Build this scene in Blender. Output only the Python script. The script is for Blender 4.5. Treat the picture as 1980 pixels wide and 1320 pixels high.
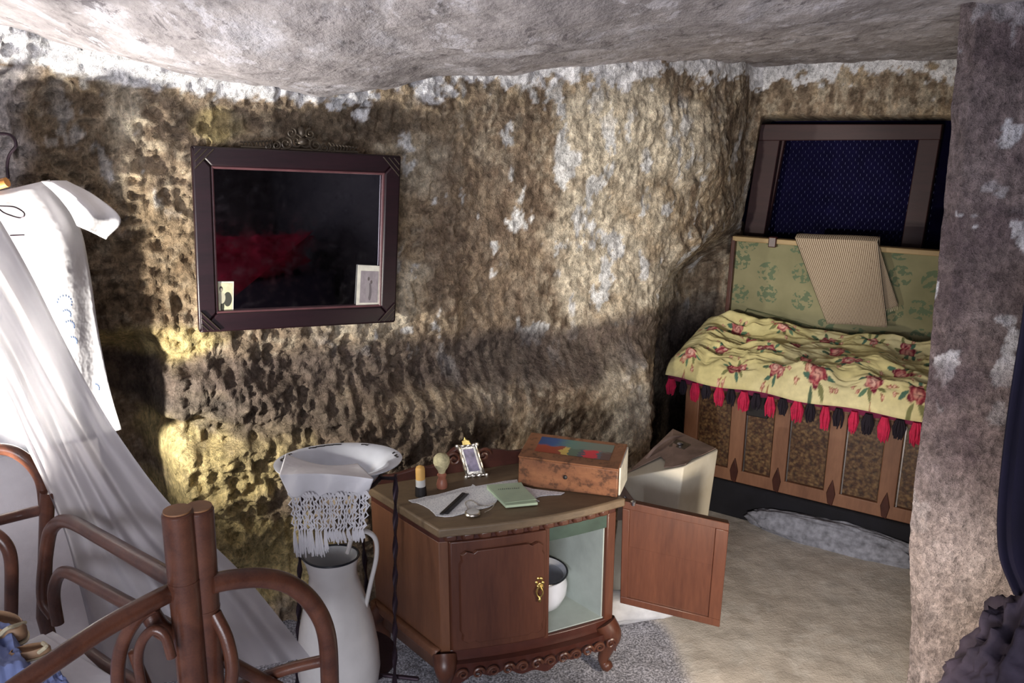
import bpy, bmesh, math, random
import numpy as np
from mathutils import Vector, Matrix
random.seed(4)
S = bpy.context.scene
for o in list(bpy.data.objects): bpy.data.objects.remove(o)
COL = S.collection
PI = math.pi
# ---------------------------------------------------------------- camera, world, lights
FPX = 1540.0; PITCH = math.radians(14.8); EYE = 1.6
cam = bpy.data.cameras.new('camera'); camo = bpy.data.objects.new('camera', cam); COL.objects.link(camo)
cam.sensor_width = 36; cam.lens = FPX/1980*36; cam.clip_start = .02
camo.location = (0, 0, EYE); camo.rotation_euler = (PI/2-PITCH, 0, 0)
S.camera = camo
S.view_settings.view_transform = 'Standard'; S.view_settings.look = 'None'
S.view_settings.gamma = 1; S.view_settings.use_curve_mapping = False
S.view_settings.exposure = 0.22
w = bpy.data.worlds.new('world'); S.world = w; w.use_nodes = True
w.node_tree.nodes['Background'].inputs[0].default_value = (.55, .65, 1, 1)
w.node_tree.nodes['Background'].inputs[1].default_value = .25
def light(name, kind, loc, to, power, col, size=.1, spot=90, blend=.5, sy=None):
    l = bpy.data.lights.new(name, kind); o = bpy.data.objects.new(name, l); COL.objects.link(o)
    l.energy = power; l.color = col
    if kind == 'AREA':
        l.size = size
        if sy: l.shape = 'RECTANGLE'; l.size_y = sy
    else:
        l.shadow_soft_size = size
    if kind == 'SPOT': l.spot_size = math.radians(spot); l.spot_blend = blend
    o.location = loc
    o.rotation_euler = (Vector(to)-Vector(loc)).to_track_quat('-Z', 'Y').to_euler()
    return o
# low daylight spilling in from the left, between the bed net and the rock wall
light('left_low_light', 'SPOT', (-1.29, 1.69, .90), (-.60, 2.60, 1.55), 78, (1, .95, .86), .03, 136, .45)
# spot added left of the camera to brighten the right half of the rock wall
light('wall_spot', 'SPOT', (-1.25, .05, 1.35), (.62, 3.1, 1.22), 215, (1, .93, .82), .04, 20, .55)
# broad fill light added behind the camera, no opening there
light('rear_fill', 'AREA', (-.5, -1.5, 1.15), (.2, 2.5, 1.25), 64, (.90, .91, 1), 1.5, sy=.9)
# warm floor lamp before the chest alcove
light('floor_lamp', 'SPOT', (.60, 1.45, .50), (1.0, 3.1, .35), 26, (1, .86, .70), .05, 140, .7)
# ---------------------------------------------------------------- pixel helpers (layout only)
cP, sP = math.cos(PITCH), math.sin(PITCH)
def ray(px, py):
    a = (px-990)/FPX; b = -(py-660)/FPX
    return Vector((a, cP+b*sP, -sP+b*cP))
def at(px, py, y):
    r = ray(px, py); t = y/r.y; return Vector((r.x*t, y, EYE+r.z*t))
def atz(px, py, z):
    r = ray(px, py); t = (z-EYE)/r.z; return Vector((r.x*t, r.y*t, z))
def onp(px, py, p0, n):
    r = ray(px, py); o = Vector((0, 0, EYE)); p0 = Vector(p0); n = Vector(n)
    t = (p0-o).dot(n)/r.dot(n); return o+r*t
def pix(P):       # numpy (n,3) -> pixel coordinates
    d = P-np.array([0, 0, EYE]); zc = d[:, 1]*cP-d[:, 2]*sP; yc = d[:, 1]*sP+d[:, 2]*cP
    zc = np.maximum(zc, .05)
    return 990+FPX*d[:, 0]/zc, 660-FPX*yc/zc
# ---------------------------------------------------------------- numpy noise
def _h(i, j, k, s):
    n = (i*73856093) ^ (j*19349663) ^ (k*83492791) ^ (s*2654435761 & 0x7fffffff)
    n = (n ^ (n >> 13)) & 0x7fffffff
    n = (n*1274126177) & 0x7fffffff
    return ((n ^ (n >> 16)) & 0xffff)/65535.0
def vnoise(P, s=0):
    I = np.floor(P).astype(np.int64); f = P-I; f = f*f*(3-2*f)
    r = 0
    for a in (0, 1):
        for b in (0, 1):
            for c in (0, 1):
                wgt = (f[:, 0] if a else 1-f[:, 0])*(f[:, 1] if b else 1-f[:, 1])*(f[:, 2] if c else 1-f[:, 2])
                r = r+wgt*_h(I[:, 0]+a, I[:, 1]+b, I[:, 2]+c, s)
    return r
def fbm(P, sc, oc=4, s=0, gain=.5, rid=False):
    r = 0; A = 1; T = 0; Q = P*sc
    for o in range(oc):
        n = vnoise(Q+o*17.3, s+o)
        if rid: n = 1-np.abs(2*n-1)
        r = r+A*n; T += A; A *= gain; Q = Q*2.03
    return r/T
def ss(x, a, b):
    t = np.clip((x-a)/(b-a), 0, 1); return t*t*(3-2*t)
# ---------------------------------------------------------------- mesh helpers
class MB:
    def __init__(s): s.v = []; s.f = []
    def add(s, vs, fs):
        n = len(s.v); s.v += [Vector(v) for v in vs]; s.f += [tuple(i+n for i in f) for f in fs]; return s
    def hexa(s, c):     # eight corners: bottom 4 ccw, top 4 ccw
        return s.add(c, [(3, 2, 1, 0), (4, 5, 6, 7), (0, 1, 5, 4), (1, 2, 6, 5), (2, 3, 7, 6), (3, 0, 4, 7)])
    def box(s, lo, hi, fn=None):
        x0, y0, z0 = lo; x1, y1, z1 = hi
        c = [(x0, y0, z0), (x1, y0, z0), (x1, y1, z0), (x0, y1, z0), (x0, y0, z1), (x1, y0, z1), (x1, y1, z1), (x0, y1, z1)]
        return s.hexa([fn(*p) if fn else p for p in c])
    def grid(s, rows, closed=False):
        n = len(s.v); R = len(rows); Cn = len(rows[0])
        for r in rows: s.v += [Vector(p) for p in r]
        for i in range(R-1):
            for j in range(Cn if closed else Cn-1):
                k = (j+1) % Cn
                s.f.append((n+i*Cn+j, n+i*Cn+k, n+(i+1)*Cn+k, n+(i+1)*Cn+j))
        return s
    def tube(s, pts, r, seg=12, cap=True, twist=0, sq=None):
        pts = [Vector(p) for p in pts]; n0 = len(s.v); up = None; rings = []
        for i, p in enumerate(pts):
            t = (pts[min(i+1, len(pts)-1)]-pts[max(i-1, 0)])
            if t.length < 1e-9: t = Vector((0, 0, 1))
            t.normalize()
            if up is None:
                up = Vector((0, 0, 1)) if abs(t.z) < .9 else Vector((1, 0, 0))
            a = t.cross(up)
            if a.length < 1e-6: a = t.orthogonal()
            a.normalize(); b = a.cross(t).normalized(); up = b
            rr = r[i] if isinstance(r, (list, tuple)) else r
            ring = []
            for k in range(seg):
                th = 2*PI*k/seg; ca, sa = math.cos(th), math.sin(th)
                x, y = rr*ca, rr*sa*(sq or 1)
                tw = twist*i; x, y = x*math.cos(tw)-y*math.sin(tw), x*math.sin(tw)+y*math.cos(tw)
                ring.append(p+a*x+b*y)
            rings.append(ring)
        s.grid(rings, True)
        if cap:
            m = len(s.v); s.f.append(tuple(n0+k for k in range(seg))[::-1]); s.f.append(tuple(m-seg+k for k in range(seg)))
        return s
    def lathe(s, prof, c=(0, 0, 0), seg=40, M=None, sx=1, sy=1):
        c = Vector(c); rows = []
        for r, z in prof:
            row = []
            for k in range(seg):
                th = 2*PI*k/seg; p = Vector((max(r, 1e-4)*math.cos(th)*sx, max(r, 1e-4)*math.sin(th)*sy, z))
                row.append((M @ p if M else p)+c)
            rows.append(row)
        return s.grid(rows, True)
    def prism(s, poly, d):      # planar 3D polygon extruded by vector d
        n = len(poly); d = Vector(d); p = [Vector(q) for q in poly]
        return s.add(p+[q+d for q in p], [tuple(range(n))[::-1], tuple(range(n, 2*n))]+[(i, (i+1) % n, n+(i+1) % n, n+i) for i in range(n)])
    def ball(s, c, r, seg=10, M=None):
        rows = []
        for i in range(seg//2+1):
            ph = PI*i/(seg//2); rows.append((math.sin(ph), -math.cos(ph)))
        rs = r if isinstance(r, (list, tuple)) else (r, r, r)
        Mx = Matrix.Diagonal(rs); Mx = (M @ Mx) if M else Mx
        return s.lathe(rows, c, seg, Mx)
    def build(s, name, mat, parent=None, smooth=True, bevel=0, solid=0, sub=0, angle=40):
        me = bpy.data.meshes.new(name); me.from_pydata([tuple(v) for v in s.v], [], s.f); me.update()
        bm = bmesh.new(); bm.from_mesh(me); bmesh.ops.recalc_face_normals(bm, faces=bm.faces); bm.to_mesh(me); bm.free()
        me.materials.append(mat)
        o = bpy.data.objects.new(name, me); COL.objects.link(o)
        if smooth:
            me.polygons.foreach_set('use_smooth', [True]*len(me.polygons))
            try: me.set_sharp_from_angle(angle=math.radians(angle))
            except Exception: pass
        if solid:
            m = o.modifiers.new('s', 'SOLIDIFY'); m.thickness = solid; m.offset = 0
        if bevel:
            m = o.modifiers.new('b', 'BEVEL'); m.width = bevel; m.segments = 2; m.limit_method = 'ANGLE'; m.angle_limit = math.radians(35)
        if sub:
            m = o.modifiers.new('u', 'SUBSURF'); m.levels = sub; m.render_levels = sub
        if parent:
            o.parent = parent; o.matrix_parent_inverse = Matrix.Translation(parent.location).inverted()
        return o
def tag(o, label, cat, group=None, kind=None):
    o['label'] = label
    if cat: o['category'] = cat
    if group: o['group'] = group
    if kind: o['kind'] = kind
    return o
def thing(name, loc, label, cat, group=None):
    o = bpy.data.objects.new(name, None); COL.objects.link(o); o.location = Vector(loc); o.empty_display_size = .05
    return tag(o, label, cat, group)
def cr(pts, n=10):         # Catmull-Rom
    P = [Vector(p) for p in pts]; P = [P[0]*2-P[1]]+P+[P[-1]*2-P[-2]]; out = []
    for i in range(1, len(P)-2):
        for k in range(n):
            t = k/n; a, b, c, d = P[i-1], P[i], P[i+1], P[i+2]
            out.append(.5*((2*b)+(c-a)*t+(2*a-5*b+4*c-d)*t*t+(3*b-a-3*c+d)*t**3))
    out.append(P[-2]); return out
def interp(x, xs, ys): return float(np.interp(x, xs, ys))
# ---------------------------------------------------------------- material helpers
class NT:
    def __init__(s, name):
        s.m = bpy.data.materials.new(name); s.m.use_nodes = True; s.t = s.m.node_tree; s.t.nodes.clear()
        s.out = s.n('ShaderNodeOutputMaterial'); s.b = s.n('ShaderNodeBsdfPrincipled'); s.t.links.new(s.b.outputs[0], s.out.inputs[0])
        s._c = None
    def n(s, t, **k):
        n = s.t.nodes.new(t)
        for a, b in k.items(): setattr(n, a, b)
        return n
    def l(s, a, b):
        if hasattr(a, 'links'): s.t.links.new(a, b)
        else: b.default_value = a if not (isinstance(a, tuple) and len(a) == 3 and len(b.default_value) == 4) else a+(1,)
    def co(s, sc=(1, 1, 1), kind='Object', rot=(0, 0, 0)):
        if s._c is None: s._c = s.n('ShaderNodeTexCoord')
        m = s.n('ShaderNodeMapping'); m.inputs['Scale'].default_value = sc; m.inputs['Rotation'].default_value = rot
        s.l(s._c.outputs[kind], m.inputs[0]); return m.outputs[0]
    def noise(s, sc, det=4, rough=.55, co=None, dist=0):
        n = s.n('ShaderNodeTexNoise'); n.inputs['Scale'].default_value = sc; n.inputs['Detail'].default_value = det
        n.inputs['Roughness'].default_value = rough; n.inputs['Distortion'].default_value = dist
        s.l(co or s.co(), n.inputs['Vector']); return n.outputs[0]
    def vor(s, sc, co=None, feat='F1', out=0, rnd=1, dim='3D'):
        n = s.n('ShaderNodeTexVoronoi', feature=feat, voronoi_dimensions=dim); n.inputs['Scale'].default_value = sc; n.inputs['Randomness'].default_value = rnd
        s.l(co or s.co(), n.inputs['Vector']); return n.outputs[out]
    def wave(s, sc, co=None, dist=0, d='X', det=2):
        n = s.n('ShaderNodeTexWave', bands_direction=d); n.inputs['Scale'].default_value = sc; n.inputs['Distortion'].default_value = dist; n.inputs['Detail'].default_value = det
        s.l(co or s.co(), n.inputs['Vector']); return n.outputs[1]
    def ramp(s, f, stops, interp='LINEAR'):
        n = s.n('ShaderNodeValToRGB'); e = n.color_ramp.elements; n.color_ramp.interpolation = interp
        while len(e) < len(stops): e.new(.5)
        for i, (p, c) in enumerate(stops):
            e[i].position = p; e[i].color = (c, c, c, 1) if isinstance(c, (int, float)) else tuple(c)+(1,)
        s.l(f, n.inputs[0]); return n.outputs[0]
    def mix(s, f, a, b, mode='MIX'):
        n = s.n('ShaderNodeMix', data_type='RGBA', blend_type=mode); s.l(f, n.inputs[0]); s.l(a, n.inputs[6]); s.l(b, n.inputs[7]); return n.outputs[2]
    def math(s, op, a, b=0.0, c=None):
        n = s.n('ShaderNodeMath', operation=op); s.l(a, n.inputs[0]); s.l(b, n.inputs[1])
        if c is not None: s.l(c, n.inputs[2])
        return n.outputs[0]
    def attr(s, name): return s.n('ShaderNodeAttribute', attribute_name=name).outputs[0]
    def bump(s, h, st=.5, d=.01, prev=None):
        n = s.n('ShaderNodeBump'); n.inputs['Strength'].default_value = st; n.inputs['Distance'].default_value = d
        s.l(h, n.inputs['Height'])
        if prev: s.l(prev, n.inputs['Normal'])
        s.l(n.outputs[0], s.b.inputs['Normal']); return n.outputs[0]
    def col(s, c): s.l(c, s.b.inputs['Base Color']); return s
    def set(s, rough=.8, metal=0, spec=.5, **k):
        s.b.inputs['Roughness'].default_value = rough; s.b.inputs['Metallic'].default_value = metal; s.b.inputs['Specular IOR Level'].default_value = spec
        return s
def simple(name, c, rough=.7, metal=0, spec=.5, var=.25, sc=20, bump=.15, bd=.003):
    t = NT(name); n = t.noise(sc); dark = tuple(x*(1-var) for x in c); lite = tuple(min(1, x*(1+var)) for x in c)
    t.col(t.ramp(n, [(.3, dark), (.7, lite)])); t.set(rough, metal, spec)
    if bump: t.bump(t.noise(sc*4), bump, bd)
    return t.m
def wood(name, a, b, rough=.45, co=(1, 1, 12), spec=.5, sc=3):
    t = NT(name); c = t.co(co); n = t.noise(sc, 6, .6, c, .6); n2 = t.noise(sc*9, 3, .6, t.co(tuple(x*1.5 for x in co)))
    t.col(t.mix(.3, t.ramp(n, [(.3, a), (.7, b)]), t.ramp(n2, [(.3, a), (.7, b)]), 'MIX')); t.set(rough, 0, spec)
    t.bump(n2, .12, .002); return t.m
M = {}
# rock: vertex colour carries the stone's own patches plus some painted light and shade, noise adds grain
t = NT('rock'); a = t.attr('col')
g1 = t.noise(26, 6, .7); g2 = t.noise(75, 5, .7, t.co((1, 1, .6))); v = t.vor(30, t.co((1, 1, .5)))
c = t.mix(.95, a, t.ramp(g1, [(.30, .50), (.5, 1.0), (.72, 1.45)]), 'MULTIPLY')
c = t.mix(.7, c, t.ramp(g2, [(.34, .45), (.5, 1.0), (.66, 1.5)]), 'MULTIPLY')
t.col(c); t.set(.9, 0, .25)
b1 = t.bump(g1, 1.0, .035); b2 = t.bump(v, .25, .012, b1); t.bump(g2, .9, .010, b2); M['rock'] = t.m
t = NT('plaster_ceiling'); n1 = t.noise(5, 6, .7, t.co((1, .5, 1)), dist=.3); n2 = t.noise(19, 7, .74, t.co((1, .45, 1))); n3 = t.noise(60, 4)
c = t.ramp(n1, [(.3, (.30, .275, .285)), (.5, (.43, .395, .405)), (.66, (.62, .60, .65))])
c = t.mix(.9, c, t.ramp(n2, [(.30, .30), (.40, .72), (.50, .95), (.58, 1.0), (.66, 1.3)]), 'MULTIPLY')
n4 = t.noise(13, 8, .78, t.co((1, .5, 1), rot=(0, 0, .4)), .4); c = t.mix(t.ramp(n4, [(.575, 0.0), (.615, .75)]), c, (.13, .115, .125))
n5 = t.noise(10, 8, .75, t.co((1.1, .45, 1.3), rot=(0, 0, -.5)), .3); c = t.mix(t.ramp(n5, [(.57, 0.0), (.60, .6)]), c, (.66, .64, .70))
t.col(c); t.set(.9, 0, .2); b = t.bump(n2, .5, .02); t.bump(n3, .6, .008, b); M['ceiling'] = t.m
t = NT('limewash'); n1 = t.noise(4, 5, .6); n2 = t.noise(40, 4)
t.col(t.ramp(n1, [(.3, (.50, .45, .45)), (.7, (.66, .62, .62))])); t.set(.9, 0, .2); t.bump(n2, .4, .006); M['limewash'] = t.m
t = NT('earth_floor'); a = t.attr('col'); n2 = t.noise(160, 3, .7); n1 = t.noise(9, 6, .65)
c = t.mix(.8, a, t.ramp(n1, [(.3, .72), (.7, 1.2)]), 'MULTIPLY'); gm = t.n('ShaderNodeAttribute', attribute_name='gravel').outputs[2]
c2 = t.mix(t.math('MULTIPLY', gm, .95), c, t.mix(1.0, c, t.ramp(n2, [(.36, .3), (.5, .95), (.64, 1.9)]), 'MULTIPLY'))
t.col(c2); t.set(.9, 0, .2); b = t.bump(n1, .5, .02); t.bump(n2, .5, .006, b); M['floor'] = t.m
M['dark_void'] = simple('dark_void', (.004, .003, .012), .9, 0, .1)
M['cab'] = wood('walnut_cabinet', (.055, .018, .011), (.125, .045, .024), .36, (1, 1, .12), sc=9)
M['cab_side'] = wood('cabinet_side', (.095, .038, .02), (.19, .08, .04), .40, (1, 1, .15), sc=8)
M['cab_top'] = wood('cabinet_top', (.085, .058, .034), (.19, .13, .075), .5, (.25, 1, 1), sc=14)
M['cab_dark'] = wood('cabinet_dark', (.035, .010, .008), (.09, .028, .018), .35, (1, 1, 1))
M['paint_in'] = simple('inner_paint', (.33, .38, .36), .6, var=.08)
M['pitcher'] = simple('cream_enamel', (.60, .58, .56), .2, var=.05, bump=.03)
M['enamel'] = simple('white_enamel', (.60, .63, .70), .16, var=.05, bump=.03)
M['enamel_in'] = simple('grey_enamel', (.55, .56, .56), .25, var=.08)
M['enamel_rim'] = simple('black_enamel', (.012, .013, .018), .25)
M['iron'] = simple('wrought_iron', (.028, .016, .024), .35, .6)
M['brass'] = simple('brass', (.65, .48, .16), .3, 1, var=.3)
M['silver'] = simple('silver', (.62, .58, .50), .3, 1, var=.4, sc=60)
M['steel'] = simple('steel', (.45, .45, .48), .3, 1)
M['rattan'] = wood('rattan', (.045, .016, .011), (.125, .046, .025), .30, (3, 3, 3), sc=8)
M['rattan_end'] = simple('rattan_end', (.26, .12, .05), .6)
M['mirror_frame'] = wood('mirror_frame', (.007, .002, .004), (.020, .005, .009), .38)
M['crest'] = simple('mirror_crest', (.07, .055, .04), .35, .5)
M['paper_white'] = simple('paper', (.6, .58, .5), .8)
M['black'] = simple('black', (.012, .010, .010), .45)
M['leather_tan'] = simple('tan_leather', (.30, .18, .10), .6)
M['cream_cloth'] = simple('cream_cloth', (.5, .44, .30), .85, bump=.3)
M['blue_cloth'] = simple('blue_cloth', (.16, .20, .38), .9, bump=.3, sc=12)
M['dark_cloth'] = simple('dark_cloth', (.035, .026, .045), .85, bump=.4, sc=15)
M['red_cloth'] = simple('red_cloth', (.30, .006, .03), .8, bump=.8, sc=12, var=.4)
M['navy'] = simple('navy', (.006, .004, .022), .9, sc=8)
M['black_fringe'] = simple('black_fringe', (.010, .005, .012), .9)
M['magenta'] = simple('magenta', (.50, .010, .06), .8, sc=40, bump=.5)
M['plaster_block'] = simple('whitewashed', (.66, .68, .72), .9, var=.15, bump=.4)
M['win_frame'] = wood('window_frame', (.022, .007, .008), (.045, .014, .014), .6)
M['chest_slat'] = wood('chest_slat', (.15, .065, .035), (.27, .13, .07), .5, (1, 1, .2), sc=9)
M['lid_edge'] = wood('lid_edge', (.24, .16, .07), (.42, .30, .14), .6)
t = NT('white_cloth'); n = t.noise(7, 3); t.col(t.ramp(n, [(.3, (.62, .61, .63)), (.7, (.76, .75, .77))])); t.set(.9, 0, .2)
t.bump(t.noise(14, 3), .35, .02); M['white_cloth'] = t.m
t = NT('net_cloth'); t.col(t.ramp(t.noise(7, 3), [(.3, (.30, .29, .31)), (.7, (.38, .36, .38))])); t.set(.95, 0, .1)
tr = t.n('ShaderNodeBsdfTranslucent'); tr.inputs[0].default_value = (.6, .58, .6, 1); tp = t.n('ShaderNodeBsdfTransparent')
mx = t.n('ShaderNodeMixShader'); mx.inputs[0].default_value = .35; t.l(t.b.outputs[0], mx.inputs[1]); t.l(tr.outputs[0], mx.inputs[2])
mx2 = t.n('ShaderNodeMixShader'); mx2.inputs[0].default_value = .05; t.l(mx.outputs[0], mx2.inputs[1]); t.l(tp.outputs[0], mx2.inputs[2]); t.l(mx2.outputs[0], t.out.inputs[0]); M['net'] = t.m
t = NT('mirror_glass'); n = t.noise(6, 5, .7); t.col(t.ramp(n, [(.3, (.42, .43, .50)), (.7, (.62, .62, .66))])); t.set(.06, 1); t.l(t.ramp(t.noise(30, 4), [(.4, .03), (.8, .16)]), t.b.inputs['Roughness']); M['glass'] = t.m
t = NT('quilt_print'); a = t.attr('col'); t.col(t.mix(.5, a, t.ramp(t.noise(40, 4), [(.3, .8), (.7, 1.15)]), 'MULTIPLY')); t.set(.75, 0, .3); t.bump(t.noise(14, 3), .3, .01); M['quilt'] = t.m
# lining print
t = NT('lining_print'); uv = t.co((1, 1, 1), 'UV'); vn = t.n('ShaderNodeTexVoronoi', voronoi_dimensions='2D'); vn.inputs['Scale'].default_value = 7.5; vn.inputs['Randomness'].default_value = .45; t.l(uv, vn.inputs['Vector'])
base = t.ramp(t.noise(4, 5), [(.3, (.15, .145, .075)), (.7, (.27, .25, .14))])
m = t.math('MULTIPLY', t.math('LESS_THAN', vn.outputs[0], .36), t.math('GREATER_THAN', t.noise(42, 2, .5, uv), .50))
t.col(t.mix(t.math('MULTIPLY', m, .75), base, (.07, .12, .07))); t.set(.8, 0, .3); t.bump(t.noise(8), .2, .01); M['lining'] = t.m
# chest panels: brown patterned tin
t = NT('tin_panel'); n = t.vor(70, t.co()); n2 = t.noise(60, 3, .6)
c = t.ramp(n2, [(.38, (.02, .008, .005)), (.5, (.08, .035, .015)), (.64, (.19, .11, .045))]); t.col(t.mix(.4, c, t.ramp(n, [(.2, (.22, .14, .06)), (.6, (.05, .02, .01))]))); t.set(.45, 0, .5); t.bump(n2, .3, .003); M['tin'] = t.m
# woven mat
t = NT('woven_mat'); uv = t.co((1, 1, 1), 'UV'); wv = t.wave(13, uv, 0, 'X'); ww = t.wave(40, uv, .5, 'Y'); n = t.noise(60, 2, .5, uv)
c = t.mix(t.math('LESS_THAN', wv, .42), (.58, .48, .35), (.17, .11, .07)); c = t.mix(.45, c, t.ramp(ww, [(0, .6), (1, 1.2)]), 'MULTIPLY')
c = t.mix(t.math('GREATER_THAN', n, .68), c, (.12, .05, .03)); t.col(c); t.set(.9, 0, .2); t.bump(wv, .6, .004); M['mat'] = t.m
# suitcase skin
t = NT('suitcase_skin'); n = t.noise(5, 5, .7); c = t.ramp(n, [(.3, (.62, .57, .44)), (.6, (.74, .70, .58)), (.8, (.66, .6, .5))])
t.col(c); t.set(.65, 0, .3); M['case'] = t.m
M['case_brown'] = simple('suitcase_worn', (.30, .21, .17), .7, var=.3, sc=14)
t = NT('box_wood'); n = t.noise(10, 6, .7, t.co((1, 1, 3))); n2 = t.noise(34, 4, .7)
c = t.ramp(n, [(.3, (.16, .062, .028)), (.7, (.29, .125, .055))]); c = t.mix(.85, c, t.ramp(n2, [(.36, .30), (.48, 1), (.7, 1.15)]), 'MULTIPLY'); t.col(c); t.set(.5); M['box_wood'] = t.m
# box label picture: painted bands, blue sky, green, yellow and red blots
t = NT('box_picture'); uv = t.co((1, 1, 1), 'UV'); sx = t.n('ShaderNodeSeparateXYZ'); t.l(uv, sx.inputs[0]); wn = t.noise(7, 3, .5, uv)
vy = t.math('ADD', sx.outputs[1], t.math('MULTIPLY', wn, .35)); vx = t.math('ADD', sx.outputs[0], t.math('MULTIPLY', wn, .25))
c = t.ramp(vx, [(.1, (.02, .05, .16)), (.35, (.03, .08, .22)), (.55, (.10, .20, .16)), (.9, (.16, .18, .14))])
c2 = t.ramp(vx, [(.2, (.32, .05, .02)), (.40, (.30, .06, .03)), (.46, (.60, .42, .10)), (.56, (.10, .15, .10)), (.70, (.08, .08, .10)), (.76, (.62, .03, .05)), (.90, (.60, .03, .05)), (.95, (.10, .10, .12)), (1, (.12, .06, .05))], 'CONSTANT')
t.col(t.mix(t.ramp(vy, [(.60, 1.0), (.70, 0.0)]), c, c2)); t.set(.4); M['picture'] = t.m
def photo_mat(name, tone, seed):
    t = NT(name); uv = t.co((1, 1, 1), 'UV'); sx = t.n('ShaderNodeSeparateXYZ'); t.l(uv, sx.inputs[0])
    x, y = sx.outputs[0], sx.outputs[1]
    def ell(cx, cy, rx, ry):
        a = t.math('DIVIDE', t.math('SUBTRACT', x, cx), rx); b = t.math('DIVIDE', t.math('SUBTRACT', y, cy), ry)
        return t.math('LESS_THAN', t.math('ADD', t.math('MULTIPLY', a, a), t.math('MULTIPLY', b, b)), 1.0)
    bg = t.ramp(t.noise(3+seed, 3, .6, uv), [(.35, tuple(c*.75 for c in tone)), (.65, tone)])
    if seed == 0:
        c = t.mix(ell(.75, .45, .22, .25), bg, (.05, .05, .04)); c = t.mix(ell(.48, .22, .10, .25), c, (.04, .04, .03)); c = t.mix(ell(.44, .50, .19, .20), c, (.42, .40, .30))
        c = t.mix(ell(.42, .80, .09, .10), c, (.06, .05, .04)); c = t.mix(ell(.42, .77, .06, .06), c, (.40, .36, .27))
    else:
        c = t.mix(ell(.55, .35, .10, .28), bg, (.14, .12, .13)); c = t.mix(ell(.42, .42, .10, .30), c, (.30, .27, .28)); c = t.mix(ell(.46, .76, .06, .06), c, (.12, .10, .10)); c = t.mix(ell(.62, .66, .06, .06), c, (.12, .10, .10))
    t.col(c); t.set(.35); return t.m
M['photo_a'] = photo_mat('photo_print_a', (.62, .60, .40), 0); M['photo_b'] = photo_mat('photo_print_b', (.33, .29, .31), 1)
M['photo_c'] = simple('faded_photo', (.22, .19, .27), .4, var=.5, sc=40, bump=0)
M['book'] = simple('green_book', (.42, .52, .36), .8, var=.06)
M['ink'] = simple('ink', (.12, .14, .12), .8)
t = NT('lace'); uv = t.co(); n = t.vor(130, uv, 'DISTANCE_TO_EDGE'); t.col(t.ramp(n, [(.0, (.74, .74, .74)), (.25, (.55, .56, .58))])); t.set(.9); t.bump(n, .3, .002); M['lace'] = t.m
M['amber'] = simple('amber_stick', (.72, .42, .12), .5, var=.12); M['bristle'] = simple('bristle', (.52, .47, .28), .9, sc=120, bump=.6)
M['pinkwood'] = simple('pink_handle', (.34, .13, .08), .4); M['white_pl'] = simple('white_plastic', (.6, .6, .58), .5)
M['orange_wood'] = simple('hanger_wood', (.55, .24, .06), .5)
# ---------------------------------------------------------------- terrain builder with per-vertex colour
def surf(name, P, nu, nv, cols, mat, extra=None):
    me = bpy.data.meshes.new(name); idx = np.arange(nu*nv).reshape(nu, nv)
    f = np.stack([idx[:-1, :-1], idx[1:, :-1], idx[1:, 1:], idx[:-1, 1:]], -1).reshape(-1, 4)
    me.vertices.add(len(P)); me.vertices.foreach_set('co', P.astype(np.float32).ravel())
    me.loops.add(f.size); me.loops.foreach_set('vertex_index', f.ravel().astype(np.int32))
    me.polygons.add(len(f)); me.polygons.foreach_set('loop_start', np.arange(0, f.size, 4, dtype=np.int32)); me.polygons.foreach_set('loop_total', np.full(len(f), 4, np.int32))
    me.update(calc_edges=True); me.polygons.foreach_set('use_smooth', np.ones(len(f), bool))
    if cols is not None:
        a = me.color_attributes.new('col', 'FLOAT_COLOR', 'POINT'); a.data.foreach_set('color', np.c_[cols, np.ones(len(cols))].astype(np.float32).ravel())
    for k, v in (extra or {}).items():
        a = me.attributes.new(k, 'FLOAT', 'POINT'); a.data.foreach_set('value', v.astype(np.float32))
    me.materials.append(mat); o = bpy.data.objects.new(name, me); COL.objects.link(o); o['kind'] = 'structure'; return o
def mixc(c, m, d):
    m = m[:, None]; return c*(1-m)+np.array(d)[None]*m
def path(pts, n):
    P = np.array(cr([(a, b, 0) for a, b in pts], 24))[:, :2]; d = np.r_[0, np.cumsum(np.linalg.norm(np.diff(P, axis=0), axis=1))]
    u = np.linspace(0, d[-1], n); return np.c_[np.interp(u, d, P[:, 0]), np.interp(u, d, P[:, 1])], u
CX = [-1.6, -1.45, -1.2, -.9, -.6, -.42, -.25, 0, .4, 1.1, 2.2]; CZ = [1.89, 1.86, 1.83, 1.75, 1.705, 1.73, 1.785, 1.79, 1.845, 1.885, 1.885]
def ceil_z(x, y):
    zw = np.interp(x, CX, CZ); k = ss(y, .6, 2.3); return 1.98*(1-k)+zw*k
# ---------------------------------------------------------------- back wall
NU, NV = 620, 250
low = [(-1.55, 1.95), (-1.32, 2.26), (-.95, 2.46), (-.37, 2.76), (.1, 2.96), (.45, 3.08), (.575, 3.17), (.60, 3.35), (.68, 3.62), (.92, 3.93), (1.25, 3.75), (1.9, 3.33), (2.6, 2.9)]
high = [(-1.55, 1.95), (-1.32, 2.26), (-.95, 2.46), (-.37, 2.76), (.1, 2.96), (.45, 3.09), (.66, 3.22), (.86, 3.42), (1.0, 3.66), (1.12, 3.80), (1.35, 3.68), (1.9, 3.33), (2.6, 2.9)]
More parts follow.
